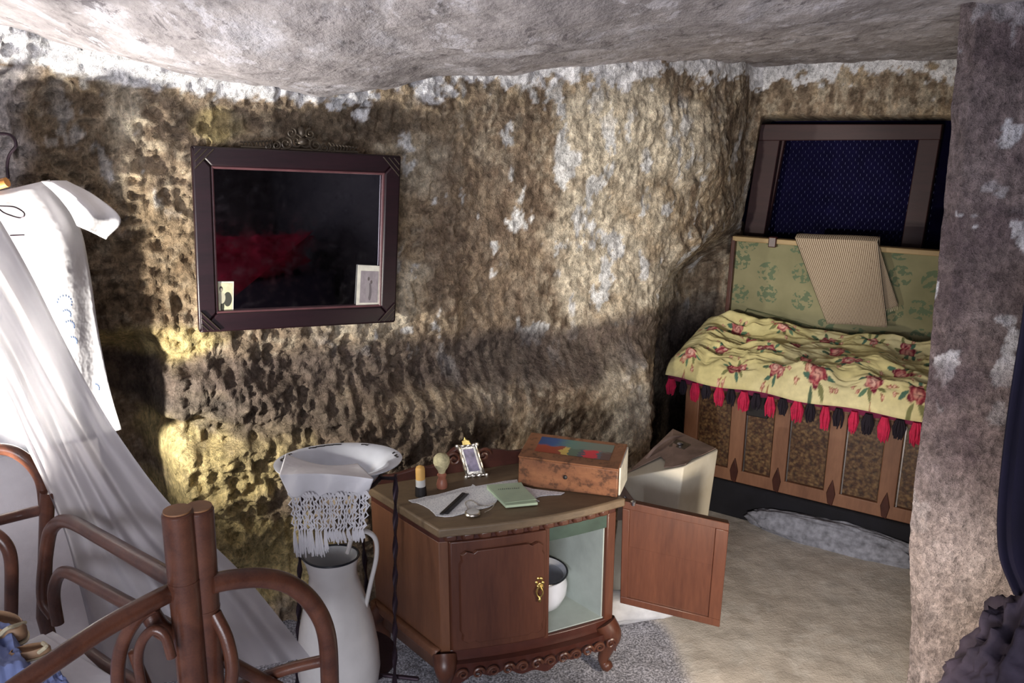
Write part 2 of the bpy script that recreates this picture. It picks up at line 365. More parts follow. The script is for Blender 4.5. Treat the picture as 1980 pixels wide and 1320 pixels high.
# equal parameter along control points keeps both profiles aligned
def cpath(pts): return np.array(cr([(a, b, 0) for a, b in pts], 50))[:, :2]
pl, ph_ = cpath(low), cpath(high); d = np.r_[0, np.cumsum(np.linalg.norm(np.diff(ph_, axis=0), axis=1))]
uu = np.linspace(0, d[-1], NU); ki = np.interp(uu, d, np.arange(len(d)))
def samp(A): return np.c_[np.interp(ki, np.arange(len(A)), A[:, 0]), np.interp(ki, np.arange(len(A)), A[:, 1])]
L_, H_ = samp(pl), samp(ph_)
zz = np.linspace(-.03, 2.0, NV)
U, Z = np.meshgrid(np.arange(NU), zz, indexing='ij'); U = U.ravel(); Z = Z.ravel()
k = ss(Z, .92, 1.2)[:, None]; B = L_[U]*(1-k)+H_[U]*k
T = np.gradient(B.reshape(NU, NV, 2), axis=0).reshape(-1, 2); T /= np.linalg.norm(T, axis=1)[:, None]+1e-9; Nn = np.c_[T[:, 1], -T[:, 0]]
P0 = np.c_[B, Z]; q1 = fbm(P0, 2.2, 4, 3); q2 = fbm(P0, 8, 4, 9, .55); q3 = fbm(P0, 26, 3, 21, .6, True); q4 = fbm(P0*np.array([1, 1, .6]), 60, 2, 31)
leftm = 1-ss(B[:, 0], -.55, .1)                  # rougher rock at left
low_b = ss(.86-.05*q1-Z, 0, .22)*ss(1.0-np.abs(B[:, 0]+.5)*.6, 0, .6)      # foot of the wall swells out
disp = (q1-.5)*.13+(q2-.5)*(.055+.055*leftm)+(q3-.5)*(.022+.045*leftm)+(q4-.5)*.014+.17*low_b*(B[:, 0] < .5)
lx, ly = pix(P0)
def blob(cx, cy, rx, ry, wob=.9, s=0, soft=.35):
    n = fbm(P0, 9, 4, 50+s); r = np.sqrt(((lx-cx)/rx)**2+((ly-cy)/ry)**2)+wob*(n-.5)*2
    return 1-ss(r, 1-soft, 1+soft)
# ledge under the dark bump at the left
led = blob(300, 745, 190, 48, .5, 5); disp += .07*led-.05*blob(330, 815, 150, 22, .5, 6)
disp -= .05*blob(300, 965, 140, 22, .5, 7)
# niche that holds the window
NP0 = Vector((1.10, 3.80, 0)); NA = Vector((.829, -.559, 0)); NB = Vector((.559, .829, 0))
hx = ss(lx, 1468-(ly-240)*.17, 1484-(ly-240)*.17)*(1-ss(lx, 1835, 1848))*ss(ly, 222, 236)*(1-ss(ly, 700, 720))*(B[:, 1] > 3.0)
disp = disp*(1-.7*ss(B[:, 0], .9, 1.1))-.30*hx
dm = ss(-1.06-B[:, 0], 0, .12)*ss(1.04-Z, 0, .12); disp = disp*(1-dm)-.14*dm
disp += .16*ss(Z, 1.62, 1.88)*(1-ss(B[:, 0], -.75, -.3))
Pw = np.c_[B+Nn*disp[:, None], Z]
brown = np.array((.285, .215, .15)); c = np.tile(brown, (len(Z), 1)); f1 = fbm(P0, 5, 5, 70, .6); f2 = fbm(P0, 14, 4, 80, .6); f3 = fbm(P0, 34, 3, 90, .6)
c = mixc(c, ss(f1, .50, .56), (.43, .33, .22)); c = mixc(c, ss(f2, .56, .61)*.75, (.15, .105, .07)); c = mixc(c, ss(f3, .58, .62)*.6, (.50, .42, .31))
f4 = fbm(P0*np.array([1, 1, .4]), 40, 3, 95, .6); c = mixc(c, ss(f4, .60, .64)*ss(B[:, 0], -.5, .1)*.75, (.13, .09, .06)); c = mixc(c, ss(f4, .42, .38)*ss(B[:, 0], -.5, .1)*.5, (.60, .52, .40))
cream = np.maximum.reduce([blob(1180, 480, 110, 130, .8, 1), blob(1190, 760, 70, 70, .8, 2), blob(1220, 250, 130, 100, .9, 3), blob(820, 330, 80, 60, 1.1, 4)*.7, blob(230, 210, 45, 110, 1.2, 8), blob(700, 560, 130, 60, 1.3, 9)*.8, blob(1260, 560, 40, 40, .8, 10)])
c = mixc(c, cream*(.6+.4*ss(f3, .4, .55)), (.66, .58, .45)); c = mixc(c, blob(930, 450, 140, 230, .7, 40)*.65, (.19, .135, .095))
pat = ss(fbm(P0*np.array([1, 1, .55]), 17, 4, 120, .6), .60, .64)*np.clip(blob(1000, 420, 420, 260, .5, 11)+blob(240, 260, 160, 160, .6, 12)+blob(780, 560, 120, 140, .6, 18), 0, 1)
c = mixc(c, pat, (.68, .67, .66))
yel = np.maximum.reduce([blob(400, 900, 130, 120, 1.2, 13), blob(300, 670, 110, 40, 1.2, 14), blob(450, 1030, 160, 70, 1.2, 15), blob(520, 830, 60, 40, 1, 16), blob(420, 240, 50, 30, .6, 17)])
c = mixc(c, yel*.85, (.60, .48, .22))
# dark band running along the wall
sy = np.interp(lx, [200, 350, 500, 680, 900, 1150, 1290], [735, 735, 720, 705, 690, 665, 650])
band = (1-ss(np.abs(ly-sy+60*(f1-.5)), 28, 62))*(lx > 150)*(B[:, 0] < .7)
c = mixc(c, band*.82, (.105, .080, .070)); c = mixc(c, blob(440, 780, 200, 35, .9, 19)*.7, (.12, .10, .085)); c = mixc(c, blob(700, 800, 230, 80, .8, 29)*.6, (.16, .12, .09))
c = mixc(c, blob(650, 235, 240, 32, .6, 20)*.75, (.13, .095, .065)); c = mixc(c, blob(120, 290, 90, 120, .8, 21)*.6, (.15, .11, .07))
c = mixc(c, blob(300, 500, 90, 130, 1.0, 22)*.55, (.14, .09, .045))
gap = np.interp(lx, [0, 100, 250, 400, 640, 760, 900, 1300, 1830], [122, 136, 168, 186, 214, 178, 166, 148, 150])
c = mixc(c, ss(gap+(120*(f2-.5)+70*(f3-.5))*(.25+.75*ss(lx, 250, 700))-ly, -5, 5)*ss(gap+45-ly, -12, 12), (.90, .89, .90))
c = mixc(c, ss(60-lx+140*(f1-.5), -25, 25)*(ly > 130), (.50, .46, .45)); c = mixc(c, ss(190-lx+40*(f1-.5), -25, 25)*(ly > 780), (.52, .48, .48))
c = mixc(c, (ss(lx, 1255, 1300)*ss(ly, 540, 640)), (.12, .095, .085))  # shade of the chest recess painted into the wall colour
nz = ss(lx, 1470, 1478)*ss(ly, 228, 236)*(ly < 700); c = mixc(c, nz, (.10, .07, .06))  # window niche painted dark to stand in for recess shade
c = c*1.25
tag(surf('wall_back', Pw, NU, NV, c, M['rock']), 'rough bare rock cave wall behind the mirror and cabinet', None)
# ---------------------------------------------------------------- ceiling
NX, NY = 330, 300
gx, gy = np.meshgrid(np.linspace(-2.6, 2.6, NX), np.linspace(-2.2, 4.3, NY), indexing='ij'); gx = gx.ravel(); gy = gy.ravel()
Pc = np.c_[gx, gy, np.zeros(len(gx))]; zc_ = ceil_z(gx, gy)+(fbm(Pc, 1.6, 3, 7)-.5)*.06*(1-ss(gy, 2.2, 2.6))+(fbm(Pc, 7, 4, 8)-.5)*.028+(fbm(Pc, 25, 3, 12)-.5)*.012
Pc[:, 2] = zc_
tag(surf('ceiling', Pc, NX, NY, None, M['ceiling']), 'low uneven grey plastered cave ceiling', None)
# ---------------------------------------------------------------- floor
NX, NY = 330, 360
gx, gy = np.meshgrid(np.linspace(-2.6, 2.9, NX), np.linspace(-2.2, 4.3, NY), indexing='ij'); gx = gx.ravel(); gy = gy.ravel()
Pf = np.c_[gx, gy, np.zeros(len(gx))]
grav = (1-ss(gx+.35*(fbm(Pf, 4, 3, 41)-.5), .42, .50))
mound = (1-ss(np.sqrt(((gx-1.25)/.55)**2+((gy-2.80)/.14)**2), .5, 1.2))*0
zf = (fbm(Pf, 2, 3, 5)-.5)*.02+(fbm(Pf, 30, 3, 6)-.5)*.006+(fbm(Pf, 70, 2, 16)-.5)*.014*grav-.012*grav; Pf[:, 2] = zf-.004
cf = np.tile(np.array((.50, .455, .40)), (len(gx), 1)); h1 = fbm(Pf, 4, 4, 44); h2 = fbm(Pf, 18, 3, 46)
cf = mixc(cf, ss(h1, .45, .6)*.6, (.60, .56, .50)); cf = mixc(cf, ss(h2, .6, .66)*.6, (.60, .57, .52)); cf = mixc(cf, grav, (.33, .33, .37))
tag(surf('floor', Pf, NX, NY, cf, M['floor'], {'gravel': grav}), 'uneven beige floor turning to grey gravel under the cabinet', None)
# ---------------------------------------------------------------- side and rear walls
def plain_wall(name, pts, mat, label, sgn=1, col=None, nu=160, amp=.05, top=2.15):
    Q, _ = path(pts, nu); nv = 90; U, Z = np.meshgrid(np.arange(nu), np.linspace(-.03, top, nv), indexing='ij'); U = U.ravel(); Z = Z.ravel(); B = Q[U]
    T = np.gradient(Q, axis=0)[U]; T /= np.linalg.norm(T, axis=1)[:, None]; N = np.c_[T[:, 1], -T[:, 0]]*sgn; P0 = np.c_[B, Z]
    dsp = (fbm(P0, 2, 3, 61)-.5)*amp*2+(fbm(P0, 9, 3, 62)-.5)*amp*.6
    return tag(surf(name, np.c_[B+N*dsp[:, None], Z], nu, nv, np.tile(np.array(col), (len(Z), 1)) if col else None, mat), label, None)
plain_wall('wall_left', [(-2.3, -2.0), (-2.2, 0), (-2.05, 1.0), (-1.75, 1.75), (-1.42, 2.14)], M['limewash'], 'whitewashed plaster wall at the left behind the bed')
plain_wall('wall_front', [(2.6, -1.9), (1, -2.0), (-.5, -2.0), (-2.4, -1.9)], M['rock'], 'dark rear rock wall of the cave behind the viewer', col=(.14, .12, .12))
plain_wall('wall_rear', [(2.55, 3.2), (2.5, 2.0), (2.4, 0), (2.5, -2.0)], M['rock'], 'dark side rock wall at the far right', col=(.10, .09, .10))
plain_wall('wall_low', [(-1.75, 1.55), (-1.56, 1.88), (-1.42, 2.03), (-1.18, 2.12)], M['limewash'], 'low whitewashed plaster dado behind the bed head', nu=60, amp=.02, top=.97)
# right pillar: a rock pier whose left edge leans in towards the floor
NU, NV = 300, 300
zz = np.linspace(-.03, 2.05, NV); ed = np.interp(zz, [0, .25, .46, .75, 1.1, 1.35, 1.76, 2.05], [1.17, 1.15, 1.115, 1.105, 1.095, 1.085, 1.07, 1.06])
s = np.linspace(0, 1, NU); Ssh, Z = np.meshgrid(s, zz, indexing='ij'); E = np.tile(ed, NU); Ssh = Ssh.ravel(); Z = Z.ravel()
X = E+.015+np.interp(Ssh, [0, .20, .34, .40, .46, 1], [.90, .30, .060, .0, .02, .85]); Y = np.interp(Ssh, [0, .20, .34, .40, .46, 1], [2.70, 2.45, 2.13, 2.05, 2.01, 1.70])
P0 = np.c_[X, Y, Z]; q = (fbm(P0, 3, 3, 101)-.5)*.06+(fbm(P0, 12, 4, 102)-.5)*.03+(fbm(P0, 40, 3, 103)-.5)*.014
Pp = P0+np.c_[-q*.75, -q*.75, 0*q]
lx, ly = pix(P0); c = np.tile(np.array((.185, .145, .150)), (len(Z), 1)); f1 = fbm(P0, 6, 5, 110, .6); f2 = fbm(P0, 24, 3, 111)
c = mixc(c, ss(f1, .52, .66)*.8, (.115, .085, .095)); c = mixc(c, ss(f1, .50, .34)*.6, (.27, .225, .23))
c = mixc(c, ss(fbm(P0, 15, 4, 114), .615, .65)*np.clip(blob(1890, 570, 120, 160, .4, 30)+blob(1900, 190, 120, 110, .4, 31)+.35, 0, 1), (.58, .57, .62))
c = mixc(c, ss(ly, 880, 1120)*.8, (.62, .52, .49)); c = mixc(c, blob(1830, 740, 90, 45, .5, 32)*.6, (.09, .065, .08))  # lighter pink foot paints in low lamplight on the pier
tag(surf('wall_right', Pp, NU, NV, c, M['rock']), 'purplish rock pier at the right edge with white lime flecks', None)
# ---------------------------------------------------------------- window
wn = Vector((NB.x, NB.y, 0)); wp = Vector((1.10, 3.80, 0))+NB*.16
def wpt(px, py, off=0): return onp(px, py, wp+NB*off, wn)
win = thing('window_1', wpt(1650, 460), 'dark wooden framed window with wire mesh, set in a rock niche', None); win['kind'] = 'structure'
def quadbar(px4, off0, th, name, mat, parent, bevel=.004):
    m = MB(); a = [wpt(x, y, off0) for x, y in px4]; m.hexa(a+[p-NB*th for p in a]); return m.build(name, mat, parent, bevel=bevel)
quadbar([(1478, 240), (1520, 240), (1452, 640), (1415, 640)], .02, .06, 'stile', M['win_frame'], win)
quadbar([(1785, 240), (1826, 240), (1772, 560), (1731, 560)], .02, .06, 'stile', M['win_frame'], win)
quadbar([(1478, 240), (1826, 240), (1822, 270), (1474, 272)], .015, .065, 'rail', M['win_frame'], win)
quadbar([(1500, 268), (1522, 268), (1448, 640), (1434, 640)], .04, .035, 'inner_stile', M['win_frame'], win)
quadbar([(1450, 215), (1845, 215), (1815, 640), (1385, 640)], .14, .01, 'dark_backing', simple('unlit_void', (.004, .003, .022), .9, 0, .1), win, 0)  # flat dark sheet in place of the unlit depth behind the mesh
m = MB(); A = wpt(1520, 270, .03); B_ = wpt(1785, 270, .03); wx = (B_-A).normalized(); cell = .014
for j in range(44):
    for i in range(26):
        o_ = A+wx*(i*cell*2+(cell if j % 2 else 0)-.06)+Vector((0, 0, -j*cell*1.2)); 
        for dx, dz in ((cell, cell*.5), (-cell, cell*.5), (0, -cell*.7)):
            p, q_ = o_, o_+wx*dx+Vector((0, 0, dz)); r = .0007
            n = Vector((0, 0, 1)).cross(q_-p).normalized()*r if abs(dx) > 0 else wx*r
            m.add([p-n, p+n+Vector((0, 0, r)), q_+n+Vector((0, 0, r)), q_-n], [(0, 1, 2, 3)])
M['wire'] = simple('wire', (.03, .035, .10), .5, .3)
o = m.build('wire_mesh', M['wire'], win, smooth=False); o['kind'] = 'stuff'
# ---------------------------------------------------------------- travelling chest in the alcove
CO = Vector((.755, 3.28, 0)); CA, CB = NA, NB; UP = Vector((0, 0, 1))
def ch(a, b, z): return CO+CA*a+CB*b+UP*z
LEN, DEP, ZB, ZT = 1.12, .44, .15, .585
pln = MB(); pln.box((-.10, -.02, -.01), (LEN+.1, DEP+.1, ZB-.002), ch); o = pln.build('low_platform', simple('black_platform', (.006, .006, .010), .9), bevel=.01)
tag(o, 'low black platform carrying the slatted chest in the alcove', 'platform')
cst = thing('travel_chest', ch(LEN/2, DEP/2, ZB), 'open wooden travelling chest with dark patterned panels and light slats', 'chest')
m = MB(); m.box((0, .012, ZB), (LEN, DEP, ZT), ch); m.build('body', M['tin'], cst, bevel=.004)
m = MB(); m.box((-.006, -.006, ZB), (LEN+.006, .02, ZB+.055), ch); m.build('base_rail', M['chest_slat'], cst, bevel=.003)
m = MB(); m.box((-.006, -.004, ZT-.05), (LEN+.006, .02, ZT), ch); m.build('top_rail', M['chest_slat'], cst, bevel=.003)
xs = [.0, .205, .385, .60, .80, 1.0]
for i, x in enumerate(xs):
    wd = .062
    m = MB(); m.box((x, -.006, ZB+.05), (x+wd, .02, ZT-.04), ch); m.build('slat', M['chest_slat'], cst, bevel=.003)
    if i:
        m = MB(); m.box((x+wd+.004, -.002, ZB+.05), (x+wd+.008, .013, ZT-.05), ch); m.build('metal_strip', M['steel'], cst, smooth=False)
        m = MB(); cc = x+.03
        m.prism([ch(cc-.016, -.014, ZB+.05), ch(cc-.008, -.014, ZB+.008), ch(cc+.010, -.014, ZB+.0), ch(cc+.018, -.014, ZB+.05), ch(cc+.012, -.014, ZB+.075), ch(cc+.002, -.014, ZB+.11), ch(cc-.010, -.014, ZB+.075)], CB*.01)
        m.build('clasp', M['case_brown'] if 0 else simple('clasp_iron', (.06, .018, .012), .45, .3), cst, bevel=.002)
for i in range(6):
    a0 = [0, .205, .385, .60, .80, 1.0][i]+.07; a1 = ([.205, .385, .60, .80, 1.0, 1.12][i])-.004
    if a1-a0 > .02:
        m = MB(); m.box((a0, .004, ZB+.06), (a1, .014, ZT-.05), ch); m.build('panel', M['tin'], cst, smooth=False)
m = MB(); m.box((.27, -.015, .46), (.36, .0, .56), ch); m.build('lock_plate', M['black'], cst, bevel=.004)
# lid, open, leaning back against the window ledge
LN = CB*1.0+UP*0
def ld(a, d, h): return ch(a, DEP+.0+d+h*.06, ZT+h)
LH = .545
lid = MB(); lid.box((0, .03, 0), (LEN, .045, LH), ld); lid.build('lid', M['cab_dark'], cst, bevel=.004)
m = MB()
rows = [[ld(.012+(LEN-.024)*i/40, .026+.004*math.sin(i*.5)*math.sin(j*.3), .01+(LH-.03)*j/20) for i in range(41)] for j in range(21)]
m.grid(rows); o = m.build('lid_lining', M['lining'], cst)
uvl = o.data.uv_layers.new(name='UVMap')
for lp in o.data.loops:
    vi = lp.vertex_index; uvl.data[lp.index].uv = ((vi % 41)/40*LEN, (vi//41)/20*LH)
m = MB(); m.box((-.004, .0, LH-.02), (LEN, .046, LH+.002), ld); m.build('lid_rim', M['lid_edge'], cst, bevel=.003)
m = MB(); m.box((-.008, .0, 0), (.012, .046, LH), ld); m.build('lid_rim', M['cab_dark'], cst, bevel=.003)
m = MB(); m.box((.165, -.012, LH-.035), (.20, .02, LH+.012), ld); m.build('lid_latch', M['cab_dark'], cst, bevel=.004)
m = MB(); m.tube([ld(.05, .018, .14), ld(.09, .018, .215), ld(.28, .018, .19), ld(.42, .018, .165)], .0025, 6); m.build('lining_tape', simple('tape', (.08, .09, .04), .8), cst)
# fringed magenta throw under the quilt, its tassels hanging over the chest
fr = thing('fringed_throw', ch(LEN/2, .02, ZT+.01), 'magenta throw with black and pink tassels hanging over the chest front', 'throw')
m = MB(); rows = []
for j in range(8):
    b_ = .42-.46*j/6 if j < 7 else -.045
    rows.append([ch(-.07+(LEN+.1)*i/60, b_, ZT+.008-(0.028 if j == 7 else 0)+.003*math.sin(i*.9)-(0 if j < 6 else .004)) for i in range(61)])
m.grid(rows); m.build('cloth', simple('throw_cloth', (.16, .012, .05), .9), fr, solid=.004)
k_ = 0; a_ = -.05
while a_ < LEN:
    hl = .066+.012*random.random()+.02*a_
    pink = (k_ % 2 == 0)
    m = MB(); c0 = ch(a_, -.052, ZT-.012)
    n_ = 26 if pink else 20
    for q_ in range(n_):
        th = random.random()*2*PI; rr = .017*math.sqrt(random.random()); x0, y0 = rr*math.cos(th), rr*.6*math.sin(th)
        L = hl*(.85+.25*random.random())*(1.0 if pink else .85); dx = (random.random()-.5)*.012
        m.tube([c0+CA*x0*.6+CB*y0*.6, c0+CA*(x0*1.3+dx*.4)+CB*y0-UP*L*.5, c0+CA*(x0*.9+dx)+CB*y0-UP*L], [.0042, .005, .0022], 5)
    m.build('tassel', M['magenta'] if pink else M['black_fringe'], fr)
    a_ += .056 if not pink else .05; k_ += 1
# quilt
m = MB(); NA_, NB2 = 380, 200; rows = []
ga, gb = np.meshgrid(np.linspace(0, 1, NB2), np.linspace(0, 1, NA_), indexing='ij'); Q = np.c_[ga.ravel()*.6, gb.ravel()*1.3, 0*ga.ravel()]
nq = (fbm(Q, 5, 3, 201)-.5)*.13+(fbm(Q*np.array([2.2, .8, 1]), 8, 3, 202, .5, True)-.6)*.045; nq2 = fbm(Q, 4, 3, 210)-.5
nq = nq.reshape(NB2, NA_); nq2 = nq2.reshape(NB2, NA_)
for j in range(NB2):
    tb = j/(NB2-1); row = []
    for i in range(NA_):
        ta = i/(NA_-1); a_ = -.055+(LEN+.06)*ta-.015*math.exp(-ta*30)*(1-tb)
        b_ = -.085+.50*tb+.03*nq2[j, i]+.018*math.sin(ta*21+1)*(1-tb)
        edge = min(1, tb*9)*min(1, (1-tb)*8+.25)*min(1, ta*12+.1)
        z_ = ZT+.018+.075*math.sqrt(max(0, edge))+.10*tb+nq[j, i]*edge*1.0+.035*max(0, 1-ta*5)*tb
        if tb < .06: z_ -= .012*(1-tb/.06)
        row.append(ch(a_, b_, z_))
    rows.append(row)
m.grid(rows); o = m.build('floral_quilt', M['quilt'], solid=.012)
# the print: rose sprays scattered on the cloth, in cloth coordinates (metres)
QX = (gb.ravel())*LEN*1.04; QY = ga.ravel()*.62; QC = np.tile(np.array((.66, .58, .27)), (len(QX), 1)); rg = random.Random(11)
Qn = np.c_[QX, QY, 0*QX]; QC = mixc(QC, ss(fbm(Qn, 6, 3, 220), .4, .65), (.76, .68, .37)); wq = (fbm(Qn, 60, 3, 222)-.5); wq2 = fbm(Qn, 45, 3, 223)
def petal_disc(cx, cy, r_, cols, ph):
    global QC
    dx, dy = QX-cx, QY-cy; rr = np.sqrt(dx*dx+dy*dy)/r_; an = np.arctan2(dy, dx)+ph
    edge = 1+.14*np.cos(5*an)+wq*.7; m_ = 1-ss(rr/edge, .92, 1.05)
    swirl = np.sin(rr*11+an*2+wq*10); base = np.array(cols[0])[None]*np.ones((len(rr), 1))
    base = mixc(base, ss(rr, .25, .7), cols[1]); base = mixc(base, ss(rr, .7, 1.0), cols[2]); base = mixc(base, ss(swirl, .35, .8)*.7, cols[2]); base = mixc(base, ss(-swirl, .6, .9)*.5, cols[0])
    QC = QC*(1-m_[:, None])+base*m_[:, None]
def leaf(cx, cy, L_, W_, th, col_):
    global QC
    dx, dy = QX-cx, QY-cy; u_ = (dx*math.cos(th)+dy*math.sin(th))/L_; v_ = (-dx*math.sin(th)+dy*math.cos(th))/W_
    m_ = 1-ss(u_*u_+v_*v_/np.maximum(.15, 1-np.abs(u_)*.6)+wq*.8, .8, 1.05); QC = mixc(QC, m_*.92, col_)
GR = [(.02, .12, .09), (.06, .17, .10), (.03, .09, .05), (.16, .17, .06)]
RD = [((.78, .48, .38), (.55, .16, .14), (.20, .015, .04)), ((.70, .36, .28), (.45, .08, .09), (.16, .01, .03)), ((.80, .56, .40), (.60, .28, .18), (.30, .07, .05))]
QP = []
for iy in range(4):
    for ix in range(7): QP.append((.08+.175*ix+(.085 if iy % 2 else 0)+rg.uniform(-.02, .02), .055+.150*iy+rg.uniform(-.018, .018)))
for n_, (cx, cy) in enumerate(QP):
    sc_ = rg.uniform(.75, 1.15); ph = rg.uniform(0, 6.28)
    for k in range(7):
        a_ = ph+k*.9+rg.uniform(-.3, .3); rr = rg.uniform(.030, .046)*sc_; leaf(cx+rr*math.cos(a_), cy+rr*math.sin(a_), .019*sc_, .0075*sc_, a_+rg.uniform(-.5, .5), rg.choice(GR))
    for k in range(5):
        a_ = ph+rg.uniform(0, 6.28); rr = rg.uniform(.05, .07)*sc_; leaf(cx+rr*math.cos(a_), cy+rr*math.sin(a_), .010, .0030, a_, (.30, .14, .07))
        petal_disc(cx+rr*1.1*math.cos(a_), cy+rr*1.1*math.sin(a_), .0065, RD[2], a_)
    petal_disc(cx+.028*math.cos(ph), cy+.024*math.sin(ph), .020*sc_, RD[rg.choice((0, 2))], ph); petal_disc(cx, cy, .029*sc_, RD[n_ % 2], ph)
ca = o.data.color_attributes.new('col', 'FLOAT_COLOR', 'POINT'); ca.data.foreach_set('color', np.c_[QC, np.ones(len(QC))].astype(np.float32).ravel())
tag(o, 'yellow rose printed quilt heaped over the open chest', 'quilt')
# woven runner over the lid
mt = thing('woven_runner', ld(.33, 0, LH), 'beige ribbed woven runner hanging over the open chest lid', 'runner')
def strip(name, tl, tr, bl, br, off, nx=24, ny=30, wave=.008, over=False):
    m = MB(); rows = []
    for j in range(ny):
        v_ = j/(ny-1); row = []
        for i in range(nx):
            u_ = i/(nx-1); px = (tl[0]*(1-u_)+tr[0]*u_)*(1-v_)+(bl[0]*(1-u_)+br[0]*u_)*v_; py = (tl[1]*(1-u_)+tr[1]*u_)*(1-v_)+(bl[1]*(1-u_)+br[1]*u_)*v_
            row.append(onp(px, py, ch(0, DEP+.015+off, 0), CB)-CB*wave*math.sin(u_*7+v_*2))
        rows.append(row)
    if over: rows = [[p+CB*.07+UP*(-.02) for p in rows[0]], [p+CB*.05+UP*.014 for p in rows[0]], [p+CB*.02+UP*.012 for p in rows[0]]]+rows
    m.grid(rows); o = m.build(name, M['mat'], mt, solid=.004); uvl = o.data.uv_layers.new(name='UVMap')
    for lp in o.data.loops:
        vi = lp.vertex_index; uvl.data[lp.index].uv = ((vi % nx)/nx, (vi//nx)/len(rows)*1.2)
strip('upper_fold', (1537, 460), (1697, 467), (1600, 625), (1716, 632), -.02, over=True)
strip('lower_fold', (1640, 466), (1698, 470), (1690, 606), (1737, 590), .0)
m = MB()
for i in range(14):
    u_ = i/13; p = onp(1690+45*u_, 604-14*u_, ch(0, DEP+.012, 0), CB); m.tube([p, p+Vector((.003*math.sin(i*5), 0, -.02))], .0015, 4)
m.build('fringe', M['cream_cloth'], mt)
# ---------------------------------------------------------------- suitcase
sc0 = Vector((.47, 2.62, 0))
def sq(px, py, y): return at(px, py, y)
TL, TB, TR, TF = at(1203, 925, 2.42), at(1302, 828, 2.78), at(1388, 868, 2.66), at(1322, 902, 2.34)
TR = at(1389, 868, 2.52); dz = Vector((-.03, -.03, -1))
case = thing('suitcase', (.58, 2.5, 0), 'worn cream suitcase with brown patches propped behind the open cabinet door', 'suitcase')
def dn(p, k): q_ = Vector((p.x+(.0-.0)*k, p.y, p.z)); return q_+Vector((-.035, -.02, -.40))*k
Hh = 1.02
m = MB(); bt = [dn(p, Hh) for p in (TL, TF, TR, TB)]; m.hexa(bt+[TL, TF, TR, TB]); m.build('body', M['case'], case, bevel=.005)
nrm = (TF-TL).cross(TB-TL).normalized(); nrm = nrm if nrm.z > 0 else -nrm
def tp(u, v, h=.002): return (TL*(1-u)+TF*u)*(1-v)+(TB*(1-u)+TR*u)*v+nrm*h
m = MB(); poly = [(.02, .98), (.97, .97), (.96, .62), (.90, .40), (.97, .12), (.80, .06), (.62, .10), (.50, .30), (.30, .42), (.14, .22), (.02, .10)]
m.prism([tp(u, v, .001) for u, v in poly], nrm*.0025); m.build('worn_patch', M['case_brown'], case, smooth=False)
m = MB(); m.prism([tp(u, v, .004) for u, v in ((.30, .62), (.62, .60), (.62, .78), (.30, .80))], nrm*.008); m.build('latch_plate', simple('latch_plate', (.16, .13, .10), .4, .6), case, bevel=.002)
m = MB(); m.ball(tp(.48, .69, .016), (.012, .008, .006)); m.build('latch_knob', M['steel'], case)
m = MB(); m.tube(cr([tp(.10, .35, .003), tp(.16, .50, .02), tp(.25, .75, .022), tp(.30, .95, .003)], 8), .006, 8, sq=.6); m.build('handle', M['case_brown'], case)
fn = (TF-TL).cross(UP).normalized(); fn = fn if fn.y < 0 else -fn
def fp(u, v, h=.003): return (TL*(1-u)+TF*u)+(dn(TL, 1)-TL)*v+fn*h
m = MB(); m.prism([fp(.0, .03), fp(.18, .16), fp(.40, .30), fp(.55, .40), fp(.0, .36)], fn*.004); m.build('leather_corner', M['case_brown'], case, smooth=False)
m = MB(); m.ball(fp(.10, .17, .008), .007); m.build('rivet', M['steel'], case)
# ---------------------------------------------------------------- cabinet
KO = Vector((-.204, 1.982, 0)); KU = Vector((.507, .125, .03)); KV = Vector((-.235, .265, 0)); KVn = KV.normalized()
def kb(u, v, z, bow=1): return KO+KU*u+KV*v+UP*z-KVn*(.028*4*u*(1-u)*bow*(1-v) if 0 <= u <= 1 else 0)
cab = thing('washstand_cabinet', kb(.5, .5, 0), 'low carved walnut bedside cabinet with one door closed and one open', 'cabinet')
def bowbox(u0, u1, v0, v1, z0, z1, n=16, ov=0):
    m = MB(); N = n; rows = []
    for i in range(N+1):
        u = u0+(u1-u0)*i/N; rows.append([kb(u, v0, z0)-KVn*ov, kb(u, v1, z0), kb(u, v1, z1), kb(u, v0, z1)-KVn*ov])
    m.grid(rows, True); L = len(m.v); m.f.append((0, 1, 2, 3)); m.f.append((L-4, L-1, L-2, L-3)); return m
ZC0, ZC1 = .150, .505
bowbox(-.02, 1.02, -.03, 1.0, .525, .552, 24, .01).build('top', M['cab_top'], cab, bevel=.005)
bowbox(0.0, 1.0, .0, .98, .500, .526, 24).build('top_moulding', M['cab_dark'], cab, bevel=.005)
for i in range(11):
    u = .05+i*.085
    m = MB(); c_ = kb(u, 0, .517); 
    m.box((u-.026, -.035, .506), (u+.030, .02, .528), kb); m.build('edge_carving', M['cab'], cab, bevel=.006)
bowbox(0.0, .05, 0, .98, ZC0, ZC1, 3).build('side_panel', M['cab_side'], cab, bevel=.003)
bowbox(.94, 1.0, 0, .98, ZC0, ZC1, 3).build('side_panel', M['cab'], cab, bevel=.003)
bowbox(.05, .94, .92, .98, ZC0, ZC1, 8).build('back_panel', M['cab_dark'], cab)
bowbox(0, 1.0, 0, .98, ZC0-.03, ZC0+.008, 24).build('bottom_board', M['cab_dark'], cab, bevel=.003)
bowbox(.55, .575, 0.0, .92, ZC0, ZC1, 2).build('divider', M['cab'], cab)
m = MB(); m.box((.575, .02, ZC0+.009), (.94, .915, ZC0+.013), lambda a, b, c_: kb(a, b, c_)); m.build('shelf_paint', M['paint_in'], cab)
m = MB(); m.box((.932, .03, ZC0+.01), (.9395, .915, ZC1-.05), lambda a, b, c_: kb(a, b, c_)); m.build('inner_wall', M['paint_in'], cab)
m = MB(); m.box((.576, .905, ZC0+.01), (.935, .918, ZC1-.02), kb); m.build('inner_back', M['paint_in'], cab)
